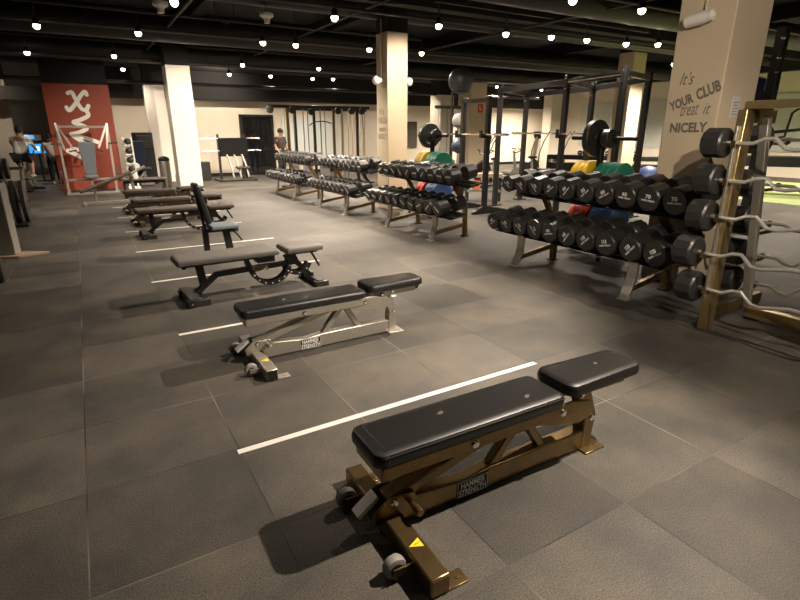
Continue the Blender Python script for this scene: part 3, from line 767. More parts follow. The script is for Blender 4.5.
for nm, x, yc in (('behind the nearest rack', 5.92, 4.72), ('behind the second rack', 5.95, 8.72)):
    plate_tree(nm, x, yc)
    w_ = nm
    G = [('green', 'green bumper plate on the plate tree %s, %s' % (w_, q)) for q in ('innermost green one', 'middle green one', 'outermost green one')]
    plates('plate tree ' + nm, x, 1.02, yc - .04 - .36, [G[2], G[1], G[0]], .232, .105, w_)
    Yp = [('yellow', 'yellow bumper plate on the plate tree %s, %s' % (w_, q)) for q in ('inner yellow one', 'middle yellow one', 'outer yellow one')]
    plates('plate tree ' + nm, x, 1.02, yc + .045, Yp, .232, .085, w_)
    B = [('blue', 'blue bumper plate low on the plate tree %s, %s' % (w_, q)) for q in ('innermost blue one', 'second blue one', 'third blue one', 'outermost blue one')]
    plates('plate tree ' + nm, x, .48, yc - .04 - .36, [B[3], B[2], B[1], B[0]], .225, .08, w_)
    Rr = [('red_bumper', 'red bumper plate low on the plate tree %s, %s' % (w_, q)) for q in ('inner red one', 'outer red one')]
    plates('plate tree ' + nm, x, .48, yc + .05, Rr, .2, .12, w_)
    K = [('rubber', 'large black plate on the top peg of the tree %s, %s' % (w_, q)) for q in ('left side', 'right side')]
    plates('plate tree ' + nm, x, 1.545, yc + .06, [K[0]], .235, .09, w_)
    plates('plate tree ' + nm, x, 1.545, yc - .16, [('rubber', 'small black plate on the top peg of the tree ' + w_)], .12, .11, w_)

# ---------------------------------------------------------------- power rack, squat stand, barbells
t = thing('power_rack', 'long black steel power rack behind the nearest dumbbell rack', 'power rack', (0, 0, 0))
FX, BX = 8.0, 9.25
F = [(FX, 9.15, 2.58), (FX, 7.31, 2.62), (FX, 6.09, 2.66)]; Bk = [(BX, 9.65, 2.55), (BX, 7.75, 2.58), (BX, 6.5, 2.66)]
for (x, y, h) in F + Bk:
    u = obj('upright', MB().box(x - .045, x + .045, y - .045, y + .045, 0, h), 'black_metal', t, .004)
    obj('bolt', MB().cyl((x - .05, y, h - .06), (x - .045, y, h - .06), .022, 10).cyl((x - .05, y, h - .25), (x - .045, y, h - .25), .022, 10), 'chrome', u)
    obj('foot', MB().box(x - .14, x + .14, y - .09, y + .09, 0, .02), 'black_metal', t)
for S in (F, Bk):
    for a, b in zip(S, S[1:]): obj('top_beam', MB().beam((a[0], a[1], a[2] - .12), (b[0], b[1], b[2] - .12), .07, .10), 'black_metal', t, .004)
for a, b in zip(F, Bk): obj('cross_beam', MB().beam((a[0], a[1], a[2] - .1), (b[0], b[1], b[2] - .1), .07, .09), 'black_metal', t, .004)
obj('pull_up_bar', MB().cyl((FX - .03, 7.25, 2.50), (FX - .03, 6.12, 2.54), .024, 12), 'chrome', t)
for y in (7.31, 6.09): obj('bar_hook', MB().box(FX - .14, FX - .045, y - .03, y + .03, 1.50, 1.555).box(FX - .16, FX - .13, y - .03, y + .03, 1.50, 1.66), 'black_metal', t)
b = thing('barbell', 'steel barbell resting empty across the long power rack', 'barbell', (FX - .10, 7.0, 1.585))
obj('shaft', MB().cyl((0, 1.55, 0), (0, -.95, 0), .016, 12), 'chrome', b)
for y in (1.25, -.95): obj('sleeve', MB().cyl((0, y, 0), (0, y + .35, 0), .026, 14), 'chrome', b)

t = thing('squat_stand', 'black squat stand between the second rack and the exercise bike', 'squat rack', (0, 0, 0))
for y in (8.32, 9.12):
    u = obj('upright', MB().box(6.95, 7.04, y - .045, y + .045, 0, 2.28), 'black_metal', t, .004)
    obj('foot', MB().prism([(6.7, 0), (7.6, 0), (7.6, .05), (7.04, .16), (6.95, .16), (6.7, .05)], 'y', y - .04, y + .04), 'black_metal', t, .004)
    obj('bar_hook', MB().box(6.83, 6.95, y - .03, y + .03, 1.50, 1.55).box(6.81, 6.84, y - .03, y + .03, 1.50, 1.64), 'black_metal', t)
obj('cross_beam', MB().box(6.96, 7.03, 8.32, 9.12, 2.17, 2.25), 'black_metal', t, .004)
obj('rear_beam', MB().box(7.52, 7.6, 8.32, 9.12, .0, .06), 'black_metal', t, .004)
b = thing('barbell', 'bare steel barbell lying across the squat stand by the exercise balls', 'barbell', (6.88, 8.72, 1.567))
obj('shaft', MB().cyl((0, 1.15, 0), (0, -1.15, 0), .016, 12), 'chrome', b)
for y in (.72, -1.10): obj('sleeve', MB().cyl((0, y, 0), (0, y + .38, 0), .026, 14), 'chrome', b)

t = thing('ball_stand', 'black post stand holding exercise balls beside the squat stand', 'ball rack', (7.45, 9.86, 0))
obj('post', MB().cyl((0, .30, .02), (0, .30, 2.45), .03, 12), 'black_metal', t)
obj('base', MB().lathe([(.32, 0), (.32, .02), (.05, .03)], (0, .30, 0), (0, 0, 1), 24), 'black_metal', t)
def ring(z, r):
    pts = [(r * math.cos(2 * math.pi * k / 20), r * math.sin(2 * math.pi * k / 20), z) for k in range(21)]
    obj('cradle_ring', MB().tube(pts, .014, 8).beam((0, r - .01, z), (0, .31, z), .03, .03), 'black_metal', t)
for z, r in ((2.45, .17), (1.735, .13), (1.195, .13)): ring(z, r)
tag(obj('exercise_ball', MB().sphere((7.45, 9.86, 2.68), .275, 28), 'ball_black'), 'large charcoal exercise ball on top of the ball stand', 'exercise ball')
tag(obj('medicine_ball', MB().sphere((7.45, 9.86, 1.845), .165, 24), 'ball_grey'), 'grey medicine ball on the middle ring of the ball stand', 'medicine ball')
tag(obj('medicine_ball', MB().sphere((7.45, 9.86, 1.305), .165, 24), 'navy'), 'navy medicine ball on the lowest ring of the ball stand', 'medicine ball')
tag(obj('exercise_ball', MB().sphere((13.3, 8.95, .36), .36, 28), 'blue_ball'), 'blue exercise ball on the floor left of the large pillar', 'exercise ball')

# ---------------------------------------------------------------- cardio and machines further back
def exercise_bike(label, loc, rz, seatm='black_metal'):
    t = thing('exercise_bike', label, 'exercise bike', loc, rz, 'exercise bikes')
    obj('base', MB().box(-.5, .5, -.04, .04, .03, .09).box(-.52, -.44, -.25, .25, 0, .06).box(.44, .52, -.25, .25, 0, .06), 'black_metal', t, .005)
    obj('flywheel', MB().lathe([(.1, -.03), (.22, -.02), (.22, .02), (.1, .03)], (.25, 0, .32), (0, 1, 0), 24), 'silver', t)
    obj('frame', MB().beam((-.30, 0, .08), (-.22, 0, .80), .05, .06, (1, 0, 0)).beam((.3, 0, .3), (.38, 0, .98), .05, .06, (1, 0, 0)).beam((-.25, 0, .45), (.3, 0, .4), .05, .07), 'silver', t, .005)
    obj('saddle', MB().pad(-.38, -.10, -.10, .10, .80, .87, .06, .5), 'vinyl', t)
    obj('handlebar', MB().tube([(.36, -.22, 1.10), (.22, -.24, 1.08), (.36, -.15, .99), (.36, .15, .99), (.22, .24, 1.08), (.36, .22, 1.10)], .017, 8), seatm, t)
    obj('crank', MB().cyl((.0, -.12, .32), (.0, .12, .32), .02, 8).beam((0, -.12, .32), (.08, -.12, .18), .02, .03).beam((0, .12, .32), (-.08, .12, .46), .02, .03), 'chrome', t)
    return t
exercise_bike('silver and black exercise bike behind the squat stand', (10.4, 12.2, 0), R(200))
exercise_bike('dark exercise bike beside the elliptical trainers', (12.0, 12.4, 0), R(160))
def elliptical(label, loc, rz):
    t = thing('elliptical_trainer', label, 'elliptical trainer', loc, rz, 'elliptical trainers')
    obj('base', MB().box(-.9, .7, -.25, .25, .02, .10), 'black_metal', t, .01)
    obj('housing', MB().prism([(.15, .1), (.72, .1), (.68, .55), (.45, .72), (.25, .55)], 'y', -.16, .16), 'black_metal', t, .02)
    obj('mast', MB().beam((.40, 0, .6), (.28, 0, 1.42), .09, .10, (1, 0, 0)), 'silver', t, .01)
    c = obj('console', MB().beam((.30, -.17, 1.48), (.30, .17, 1.48), .07, .24, (.3, 0, 1)), 'black_metal', t, .01)
    for y in (-.24, .24):
        obj('arm', MB().tube([(.36, y, .45), (.32, y, .9), (.20, y * 1.1, 1.25), (.02, y * 1.1, 1.52), (-.04, y, 1.60)], .02, 8), 'rubber', t)
        obj('pedal', MB().box(-.50, -.12, y - .07, y + .07, .26, .31).beam((-.8, y, .16), (.35, y, .36), .04, .05), 'hub', t, .01)
    return t
elliptical('black elliptical trainer seen through the power rack, left one', (11.9, 13.6, 0), R(150))
elliptical('black elliptical trainer seen through the power rack, right one', (14.3, 13.9, 0), R(170))
elliptical('dark elliptical trainer in front of the far right wall', (17.6, 15.6, 0), R(150))
# low far dumbbell shelf
t = thing('dumbbell_shelf', 'low dark dumbbell shelf in front of the far right wall', 'dumbbell rack', (16.2, 12.6, 0), R(-59))
obj('shelf', MB().box(-2.1, 2.1, -.25, .25, .62, .78).box(-2.1, 2.1, -.25, .25, .2, .5), 'black_metal', t, .01)
for x in (-2.1, 2.04): obj('side_panel', MB().box(x, x + .06, -.27, .27, 0, .78), 'black_metal', t, .01)
small = copy_tree(far_proto)
for k in range(7):
    s = small if k == 0 else copy_tree(small)
    d = .17; s.scale = (d, d, d)
    ca, sa = math.cos(R(-59)), math.sin(R(-59))
    lx = -.95 + .31 * k
    s.location = (16.2 + lx * ca + .19 * sa, 12.6 + lx * sa - .19 * ca, .78 + d / 2)
    s.rotation_euler = (0, 0, R(31))
    tag(s, 'small dark dumbbell on the low far shelf, %s from the left' % ORD[k], 'dumbbell', 'dumbbells on the low far shelf')

# cable crossover station
t = thing('cable_station', 'multi-tower cable station behind the farthest dumbbell racks', 'cable machine', (.1, 15.3, 0))
def tower(x, y, h, m, wd=.07):
    u = obj('tower_post', MB().box(x - wd / 2, x + wd / 2, y - wd / 2, y + wd / 2, 0, h), m, t, .005)
    obj('foot', MB().box(x - .2, x + .2, y - .3, y + .3, 0, .05), 'black_metal', t, .005)
for x, y, m in [(5.22, 0, 'bronze'), (5.55, .25, 'black_metal'), (6.05, 0, 'black_metal'), (6.68, 0, 'bronze'), (7.05, .2, 'silver'), (7.48, 0, 'black_metal'), (7.8, .2, 'silver')]: tower(x, y, 2.26, m)
obj('top_beam', MB().box(4.66, 7.9, -.05, .05, 2.26, 2.34).box(5.5, 7.9, .17, .25, 2.2, 2.28), 'black_metal', t, .005)
for (x, z) in ((4.70, 2.2), (5.35, 2.2), (5.95, 2.16), (6.8, 2.2), (7.25, 2.2), (7.6, 2.2)):
    obj('pulley', MB().lathe([(.03, -.04), (.10, -.035), (.10, .035), (.03, .04)], (x, -.09, z), (0, 1, 0), 18), 'rubber', t)
for x in (5.36, 5.80, 6.35, 7.26, 7.66):
    for dx in (-.07, .07): obj('guide_rod', MB().cyl((x + dx, .05, .05), (x + dx, .05, 2.24), .014, 8), 'chrome', t)
    mb = MB()
    for k in range(11): mb.box(x - .13, x + .13, -.04, .14, .06 + .066 * k, .12 + .066 * k)
    obj('weight_stack', mb, 'hub', t)
for x in (5.1, 6.2, 6.9): obj('cable', MB().cyl((x, -.1, .5), (x, -.1, 2.2), .006, 6), 'rubber', t)
obj('lat_bar', MB().tube([(5.85, -.12, 1.78), (6.0, -.12, 1.88), (6.35, -.12, 1.90), (6.55, -.12, 1.84)], .016, 8), 'rubber', t)
obj('grip', MB().lathe([(.03, 0), (.085, .06), (.085, .26), (.03, .34)], (5.16, -.12, .70), (0, 0, 1), 14), 'black_metal', t)
# second cable tower right of the beige pillar
t = thing('cable_tower', 'slim silver cable tower right of the beige pillar', 'cable machine', (8.9, 12.2, 0))
for x in (-.35, .35): obj('tower_post', MB().box(x - .03, x + .03, -.03, .03, 0, 2.2), 'silver', t, .004)
obj('top_beam', MB().box(-.5, .5, -.04, .04, 2.2, 2.28), 'black_metal', t, .004)
obj('base', MB().box(-.45, .45, -.3, .3, 0, .06), 'black_metal', t, .004)
for x in (-.1, .1): obj('guide_rod', MB().cyl((x, 0, .06), (x, 0, 2.2), .014, 8), 'chrome', t)
mb = MB()
for k in range(12): mb.box(-.17, .17, -.07, .07, .07 + .066 * k, .13 + .066 * k)
obj('weight_stack', mb, 'hub', t)

# chest press in front of the red wall
t = thing('chest_press', 'silver plate-loaded press machine in front of the red wall', 'press machine', (.15, 16.9, 0))
for s in (-1, 1):
    obj('upright', MB().beam((s * .58, 0, .03), (s * .60, .12, 1.80), .06, .06, (1, 0, 0)), 'silver', t, .005)
    obj('arm', MB().beam((s * .60, .08, 1.82), (s * .30, -.12, 1.18), .05, .06, (0, 1, 0)).beam((s * .60, .08, 1.82), (s * .50, -.20, 1.15), .05, .06, (0, 1, 0)), 'silver', t, .005)
    obj('plate_horn', MB().cyl((s * .50, 0, 1.30), (s * .78, 0, 1.30), .025, 10), 'chrome', t)
    obj('handle', MB().cyl((s * .22, -.14, 1.14), (s * .40, -.14, 1.10), .02, 10), 'rubber', t)
    obj('side_plate', MB().lathe([(.03, 0), (.22, 0), (.22, .04), (.03, .04)], (s * .66, .1, .45), (s, 0, 0), 22), 'rubber', t)
    obj('foot', MB().box(s * .58 - .04, s * .58 + .04, -.55, .45, 0, .07), 'silver', t, .005)
for b in ((-.58, .58, -.03, .03, .32, .38), (-.6, .6, .09, .15, 1.70, 1.76), (-.54, .54, -.52, -.46, .0, .06)): obj('cross_bar', MB().box(*b), 'silver', t, .005)
bm = MB().pad(-.42, .42, -.20, .20, 0, .08, .06, .35)
bm.xform(Matrix.Translation((0.02, -.10, .92)) @ Euler((0, R(90), R(90))).to_matrix().to_4x4())
obj('back_pad', bm, 'slate_vinyl', t)
obj('seat_pad', MB().pad(-.17, .17, -.42, -.08, .42, .50, .05), 'slate_vinyl', t)
obj('seat_post', MB().box(-.03, .03, -.28, -.22, .06, .42).beam((0, .02, .3), (0, .02, 1.15), .05, .05), 'silver', t, .004)
# medicine-ball rack
t = thing('ball_rack', 'narrow white upright rack of dark balls right of the red wall', 'ball rack', (1.22, 17.5, 0))
obj('frame', MB().beam((-.1, 0, 0), (-.1, .1, 1.45), .03, .04).beam((.12, 0, 0), (.12, .1, 1.45), .03, .04).box(-.15, .17, -.2, .25, 0, .04), 'white', t)
for k in range(5): obj('shelf_bar', MB().box(-.1, .12, -.12, .1, .18 + .26 * k, .2 + .26 * k), 'white', t)
for k in range(5):
    z = .20 + .26 * k + .095
    tag(obj('medicine_ball', MB().sphere((1.23, 17.46, z), .095, 16), ['navy', 'rubber', 'rubber', 'rubber', 'rubber'][k]), 'dark medicine ball on the white upright rack, %s' % ['lowest', 'second lowest', 'middle', 'second highest', 'highest'][k], 'medicine ball', 'balls on the white upright rack')
# leg machine behind the white pillars
t = thing('leg_machine', 'dark seated leg machine between the red wall and white pillars', 'exercise machine', (1.62, 18.7, 0), R(10))
obj('tower', MB().box(-.12, .42, -.1, .25, .0, 1.58), 'black_metal', t, .03)
obj('shroud', MB().box(-.08, .38, -.14, -.1, 1.1, 1.5), 'rubber', t, .02)
obj('seat_pad', MB().pad(-.32, .12, -.62, -.2, .46, .56, .05), 'vinyl', t)
bm = MB().pad(-.38, .38, -.2, .2, 0, .09, .05)
bm.xform(Matrix.Translation((-.1, -.16, .95)) @ Euler((0, R(80), R(90))).to_matrix().to_4x4())
obj('back_pad', bm, 'navy', t)
obj('frame', MB().box(-.3, .1, -.75, .3, .03, .10).box(-.12, -.04, -.5, -.42, .1, .46).beam((-.1, -.6, .42), (-.35, -.7, .2), .05, .05), 'hub', t, .005)
obj('roller', MB().cyl((-.45, -.72, .18), (-.05, -.72, .18), .06, 14), 'rubber', t)
# steel bin
t = thing('steel_bin', 'tall stainless steel bin left of the white pillar', 'bin', (2.0, 16.4, 0))
obj('body', MB().lathe([(.14, 0), (.145, .01), (.145, .80), (.13, .82)], (0, 0, 0), (0, 0, 1), 28), 'silver', t)
obj('lid', MB().lathe([(.15, .82), (.15, .88), (.10, .93), (.02, .95)], (0, 0, 0), (0, 0, 1), 28), 'black_metal', t)
# plate-loaded row by the back wall
t = thing('row_machine', 'black plate-loaded row machine with silver arms by the back wall', 'exercise machine', (4.45, 18.6, 0))
obj('plate_carriage', MB().box(-.42, .50, -.12, .15, .80, 1.40), 'matt_black', t, .02)
for x in (-.46, .42): obj('upright', MB().box(x, x + .07, .02, .10, 0, 1.52), 'black_metal', t, .005)
for x in (-.22, .02, .28): obj('arm', MB().tube([(x, -.14, .85), (x + .06, -.35, .5), (x + .1, -.45, .12)], .03, 10), 'silver', t)
obj('base', MB().box(-.6, .65, -.55, .4, 0, .06), 'black_metal', t, .01)
obj('seat_pad', MB().pad(.0, .45, -.5, -.2, .40, .48, .05), 'vinyl', t)
obj('seat_post', MB().box(.18, .26, -.4, -.32, .06, .40), 'black_metal', t)
for z in (1.38, .98): obj('bar', MB().cyl((-.95, .0, z), (.95, .0, z), .018, 10), 'chrome', t)
tag(obj('storage_box', MB().box(3.4, 3.75, 18.9, 19.3, 0, .62), 'black_metal', None, .02), 'dark box unit left of the row machine by the back wall', 'box')

# ---------------------------------------------------------------- right-hand background
t = thing('functional_frame', 'tall black cable frame post behind the curl bar rack', 'cable machine', (9.6, 4.55, 0))
obj('post', MB().box(-.07, .07, -.07, .07, 0, 3.15), 'black_metal', t, .006)
for z in (3.0, 2.72, 2.52): obj('bolt', MB().sphere((-.075, -.05, z), .035, 12), 'chrome', t)
obj('base', MB().box(-.4, .4, -.35, .35, 0, .05), 'black_metal', t, .006)
obj('back_pad', MB().box(-.36, .02, .1, .22, 1.95, 2.45), 'navy', t, .03)
obj('pad_arm', MB().box(-.05, .05, .0, .14, 2.1, 2.25), 'black_metal', t, .006)
obj('bent_bar', MB().tube([(.33, -.45, 2.42), (.30, -.42, 2.05), (.16, -.3, 1.9), (.12, -.28, 1.55), (.0, -.05, 1.5)], .02, 10), 'rubber', t)
obj('handle', MB().tube([(.25, -.85, 1.62), (.32, -.6, 1.68), (.1, -.15, 1.62), (0, -.05, 1.6)], .025, 10), 'rubber', t)
t = thing('work_table', 'dark topped table standing on the green turf at the right edge', 'table', (16.2, 7.0, 0), R(-59))
obj('table_top', MB().box(-1.6, 1.6, -.4, .4, .72, .98), 'black_metal', t, .01)
for x in (-1.5, 1.42): 
    for y in (-.35, .28): obj('leg', MB().box(x, x + .08, y, y + .08, 0, .72), 'black_metal', t)
t = thing('step_bench', 'small orange-marked step bench beneath the exercise bike', 'step bench', (8.3, 9.95, 0), R(-30))
obj('top', MB().box(-.45, .45, -.16, .16, .56, .66), 'pale_wood', t, .01)
for x in (-.42, .36): obj('leg', MB().box(x, x + .06, -.14, .14, 0, .56), 'black_metal', t)
obj('orange_tag', MB().box(-.25, -.1, -.175, -.16, .30, .5), 'orange', t); obj('shelf', MB().box(-.4, .4, -.16, .16, .22, .28), 'hub', t)
o = tag(obj('wall_sign', MB().box(13.72, 13.98, 16.985, 16.999, 2.30, 2.62), 'red_sign'), 'red square sign on the pillar behind the squat stand', 'sign')
obj('sign_mark', MB().box(13.80, 13.90, 16.982, 16.985, 2.40, 2.44).box(13.80, 13.83, 16.982, 16.985, 2.40, 2.55), 'white', o)
for (nm, x, y, lab) in (('hand_towel', 12.7, 10.9, 'lime towel'),):
    pass

# ---------------------------------------------------------------- ceiling fittings
def hanging_sensor(loc, label):
    t = thing('wireless_sensor', label, 'sensor', loc)
    obj('body', MB().lathe([(.05, 0), (.055, .07), (.12, .11), (.12, .16), (.05, .2)], (0, 0, 0), (0, 0, 1), 18), 'white', t)
    obj('stem', MB().cyl((0, 0, .2), (0, 0, .6), .01, 8), 'pipe', t)
hanging_sensor((3.22, 9.99, 3.45), 'white hanging sensor under the ceiling, upper middle-left')
hanging_sensor((1.49, 10.04, 3.45), 'white ceiling sensor at the top edge, above the white pillars')
t = thing('ring_pendant', 'open wire ring hanging from the ceiling, left of the white hanging sensor', 'pendant', (2.59, 10.38, 3.42))
obj('loop', MB().tube([(-.16, 0, .85), (-.17, 0, .25), (-.12, 0, .08), (0, 0, .02), (.12, 0, .08), (.17, 0, .25), (.16, 0, .85)], .012, 8), 'pipe', t)

# ---------------------------------------------------------------- left edge
t = thing('grey_post', 'short grey laminate partition post at the left edge', 'post', (-1.13, 8.75, 0), R(-15))
obj('panel', MB().box(-.18, .18, -.1, .1, .03, .98), 'grey_post', t, .01)
obj('base', MB().prism([(-.26, -.2), (.25, -.2), (.55, .02), (.25, .12), (-.26, .12)], 'z', 0, .03), 'pale_wood', t, .004)
t = thing('weight_tree', 'dark weight tree loaded with plates behind the grey post', 'plate rack', (-1.35, 11.6, 0))
obj('mast', MB().box(-.05, .05, -.05, .05, .05, 1.25), 'black_metal', t, .006)
obj('base', MB().box(-.35, .35, -.3, .3, 0, .06), 'black_metal', t, .01)
for z, x in ((.42, 0), (1.0, 0)): obj('peg', MB().cyl((-.4, -.0, z), (.42, 0, z), .026, 12), 'chrome', t)
def side_plate(x, y, z, r, th, label):
    o = tag(obj('weight_plate', MB().lathe([(.03, 0), (r * .6, .004), (r * .64, 0), (r * .95, 0), (r, .008), (r, th - .008), (r * .95, th), (.03, th)], (x, y, z), (1, 0, 0), 28), 'rubber'), label, 'weight plate', 'plates on the dark weight tree')
side_plate(-1.32, 11.6, .42, .38, .07, 'low black plate on the weight tree behind the grey post, inner')
side_plate(-1.18, 11.6, .42, .38, .07, 'low black plate on the weight tree behind the grey post, middle')
side_plate(-1.04, 11.6, .42, .38, .07, 'low black plate on the weight tree behind the grey post, outer')
side_plate(-1.30, 11.6, 1.0, .18, .07, 'upper black plate on the weight tree behind the grey post, inner')
side_plate(-1.20, 11.6, 1.0, .18, .07, 'upper black plate on the weight tree behind the grey post, outer')
tag(obj('weight_plate', MB().lathe([(.03, 0), (.20, 0), (.22, .01), (.22, .05), (.2, .06), (.03, .06)], (-1.03, 7.2, .22), (1, .1, 0), 28), 'rubber'), 'black plate standing on the floor at the left edge, before the grey post', 'weight plate')

# cyclist and bikes at the far left
exercise_bike('exercise bike under the rider in the white shirt', (-1.42, 18.3, 0), R(75))
def treadmill(label, loc, rz):
    t = thing('treadmill', label, 'treadmill', loc, rz, 'treadmills at the far left')
    obj('deck', MB().box(-.8, .8, -.35, .35, 0, .2), 'black_metal', t, .01)
    for y in (-.36, .36): obj('upright', MB().beam((.6, y, .15), (.72, y, 1.3), .06, .07, (1, 0, 0)), 'silver', t, .004)
    c = obj('console', MB().beam((.66, -.4, 1.34), (.66, .4, 1.34), .1, .26, (.4, 0, 1)), 'black_metal', t, .01)
    obj('screen', MB().beam((.595, -.16, 1.38), (.595, .16, 1.38), .02, .16, (.4, 0, 1)), 'screen', c)
    for y in (-.33, .33): obj('handrail', MB().tube([(.66, y, 1.22), (.4, y, 1.1), (.1, y, 1.02)], .025, 8), 'rubber', t)
for i in range(3):
    treadmill('dark treadmill with a blue screen at the far left, %s' % ['beside the rider', 'middle one', 'leftmost'][i], (-1.62 - .95 * i, 25.4, 0), R(92))
t = thing('television', 'wall television showing a blue picture left of the red wall', 'television', (-1.19, 21.6, 1.06))
obj('cabinet', MB().box(-.27, .27, -.02, .04, -.17, .17), 'black_metal', t, .005)
s = obj('screen', MB().box(-.25, .25, -.024, -.02, -.15, .15), 'screen', t)
obj('picture_glow', MB().box(-.1, .05, -.026, -.0245, -.08, .08), 'screen_white', s)
obj('stand', MB().box(-.03, .03, 0, .05, -1.05, -.16).box(-.2, .2, -.12, .14, -1.05, -1.02), 'black_metal', t)

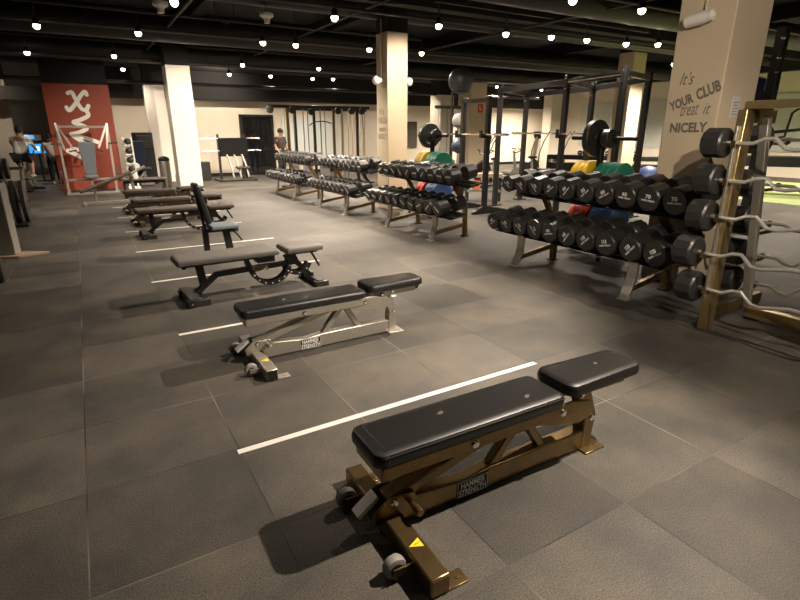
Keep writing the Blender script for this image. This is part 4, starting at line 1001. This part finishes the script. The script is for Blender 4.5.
# people -------------------------------------------------------------
def skin_body(name, joints, edges, material, parent=None, sub=2, root=0):
    me = bpy.data.meshes.new(name)
    me.from_pydata([j[0] for j in joints], edges, []); me.update()
    me.materials.append(M[material])
    o = bpy.data.objects.new(name, me); COL.objects.link(o)
    if parent: o.parent = parent
    me.skin_vertices.new() if hasattr(me.skin_vertices, 'new') and not me.skin_vertices else None
    md = o.modifiers.new('skin', 'SKIN'); md.use_smooth_shade = True
    if not me.skin_vertices:
        bpy.context.view_layer.objects.active = o
        bpy.context.view_layer.update()
    sv = me.skin_vertices[0].data
    for i, j in enumerate(joints):
        rr = j[1]; sv[i].radius = rr if isinstance(rr, tuple) else (rr, rr)
        sv[i].use_root = (i == root)
    sd = o.modifiers.new('sub', 'SUBSURF'); sd.levels = sub; sd.render_levels = sub
    return o
def person(label, loc, rz, J, shirt, shorts, trousers=False, scale=1.0):
    """J: joint dictionary in local metres, person faces +X"""
    t = thing('person', label, 'person', loc, rz, None, scale)
    names = ['pelvis', 'waist', 'chest', 'neck', 'chin', 'head', 'crown', 'sl', 'el', 'wl', 'hl', 'sr', 'er', 'wr', 'hr', 'kl', 'al', 'tl', 'kr', 'ar', 'tr', 'hipl', 'hipr']
    rad = dict(pelvis=(.135, .115), waist=(.12, .10), chest=(.15, .115), neck=.052, chin=.065, head=(.082, .098), crown=(.055, .06), sl=.058, el=.043, wl=.03, hl=(.018, .04), sr=.058, er=.043, wr=.03, hr=(.018, .04),
               kl=.062, al=.042, tl=.036, kr=.062, ar=.042, tr=.036, hipl=.088, hipr=.088)
    E = [('pelvis', 'waist'), ('waist', 'chest'), ('chest', 'neck'), ('neck', 'chin'), ('chin', 'head'), ('head', 'crown'), ('chest', 'sl'), ('sl', 'el'), ('el', 'wl'), ('wl', 'hl'), ('chest', 'sr'), ('sr', 'er'), ('er', 'wr'), ('wr', 'hr'),
         ('pelvis', 'hipl'), ('hipl', 'kl'), ('kl', 'al'), ('al', 'tl'), ('pelvis', 'hipr'), ('hipr', 'kr'), ('kr', 'ar'), ('ar', 'tr')]
    skin_body('body', [(J[n], rad[n]) for n in names], [(names.index(a), names.index(b)) for a, b in E], 'skin', t)
    V = Vector
    def mid(a, b, u): return tuple(V(J[a]).lerp(V(J[b]), u))
    pts = [(J['pelvis'], (.158, .138)), (J['waist'], (.155, .135)), (J['chest'], (.19, .155)), (mid('chest', 'neck', .72), .095), (J['sl'], .088), (mid('sl', 'el', .8), .066), (J['sr'], .088), (mid('sr', 'er', .8), .066)]
    skin_body('shirt', pts, [(0, 1), (1, 2), (2, 3), (2, 4), (4, 5), (2, 6), (6, 7)], shirt, t)
    lg = .95
    pts = [(J['pelvis'], (.155, .135)), (J['hipl'], .108), (mid('hipl', 'kl', lg), .086), (J['hipr'], .108), (mid('hipr', 'kr', lg), .086)]
    eg = [(0, 1), (1, 2), (0, 3), (3, 4)]
    if trousers:
        pts += [(mid('kl', 'al', .95), .062), (mid('kr', 'ar', .95), .062)]; eg += [(2, 5), (4, 6)]
    skin_body('trousers' if trousers else 'shorts', pts, eg, shorts, t)
    h = V(J['head'])
    obj('hair', MB().sphere(h + V((-.022, 0, .045)), .112, 18, .98, .88, .95), 'hair', t)
    f = V(J['chin']) * .35 + h * .65
    obj('nose', MB().sphere(f + V((.105, 0, -.005)), .018, 10, 1, .7, 1.3), 'skin', t)
    for s in (-1, 1):
        obj('eye', MB().sphere(f + V((.092, s * .034, .03)), .011, 8), 'hair', t)
        obj('ear', MB().sphere(f + V((-.005, s * .092, .012)), .028, 10, .6, .35, 1), 'skin', t)
    obj('mouth', MB().sphere(f + V((.085, 0, -.05)), .022, 8, .35, 1, .25), 'red', t)
    for s_, a, b in (('l', 'al', 'tl'), ('r', 'ar', 'tr')):
        A = V(J[a]); B_ = V(J[b])
        obj('shoe', MB().tube([A + V((-.06, 0, -.04)), A + V((0, 0, -.045)), A + V((.08, 0, -.055)), A + V((.17, 0, -.065))], [.035, .048, .045, .028], 10), 'shoe', t)
        hd = 'hl' if s_ == 'l' else 'hr'; wr = 'wl' if s_ == 'l' else 'wr'
        H = V(J[hd]); d = (H - V(J[wr])).normalized()
        mb = MB()
        for k in range(4):
            off = V((0, .0, 0)) + V((0, 0, .024 - .016 * k))
            L_ = (.07, .08, .075, .06)[k]
            mb.tube([H + off, H + off + d * L_ * .5, H + off + d * L_ * .8 + V((0, 0, -.025))], [.009, .0085, .007], 8)
        mb.tube([H + V((0, 0, .03)), H + d * .03 + V((0, 0, .055))], [.01, .008], 8)
        obj('fingers', mb, 'skin', t)
    return t
# rider: seen from behind, leaning over the handlebar
ride = dict(pelvis=(-.20, 0, .98), waist=(-.15, 0, 1.12), chest=(.0, 0, 1.36), neck=(.06, 0, 1.50), chin=(.10, 0, 1.54), head=(.11, 0, 1.62), crown=(.10, 0, 1.70),
            sl=(.02, .19, 1.40), el=(.20, .25, 1.22), wl=(.36, .24, 1.12), hl=(.42, .23, 1.11), sr=(.02, -.19, 1.40), er=(.20, -.25, 1.22), wr=(.36, -.24, 1.12), hr=(.42, -.23, 1.11),
            hipl=(-.16, .10, .94), kl=(.12, .13, .68), al=(-.02, .14, .30), tl=(.08, .14, .25), hipr=(-.16, -.10, .94), kr=(.18, -.13, .80), ar=(.05, -.14, .46), tr=(.15, -.14, .42))
person('person in a white shirt and black shorts riding the bike, seen from behind', (-1.40, 18.3, 0), R(75), ride, 'shirt_white', 'shorts')
stand = dict(pelvis=(0, 0, .92), waist=(.0, 0, 1.06), chest=(.01, 0, 1.28), neck=(.02, 0, 1.44), chin=(.04, 0, 1.49), head=(.04, 0, 1.57), crown=(.03, 0, 1.65),
             sl=(.0, .19, 1.36), el=(.0, .27, 1.10), wl=(.14, .24, .95), hl=(.20, .22, .93), sr=(.0, -.19, 1.36), er=(-.02, -.26, 1.10), wr=(.12, -.26, .94), hr=(.18, -.25, .91),
             hipl=(0, .10, .87), kl=(.02, .11, .48), al=(-.02, .11, .09), tl=(.08, .12, .05), hipr=(0, -.10, .87), kr=(.03, -.11, .48), ar=(-.01, -.12, .09), tr=(.09, -.13, .05))
person('person in a dark shirt standing before the dark doorway', (6.2, 18.7, 0), R(-60), stand, 'shirt_dark', 'shorts', True)
person('person in a white shirt and black trousers beside the red wall', (-.78, 20.1, 0), R(-70), stand, 'shirt_white', 'shorts', True, .9)
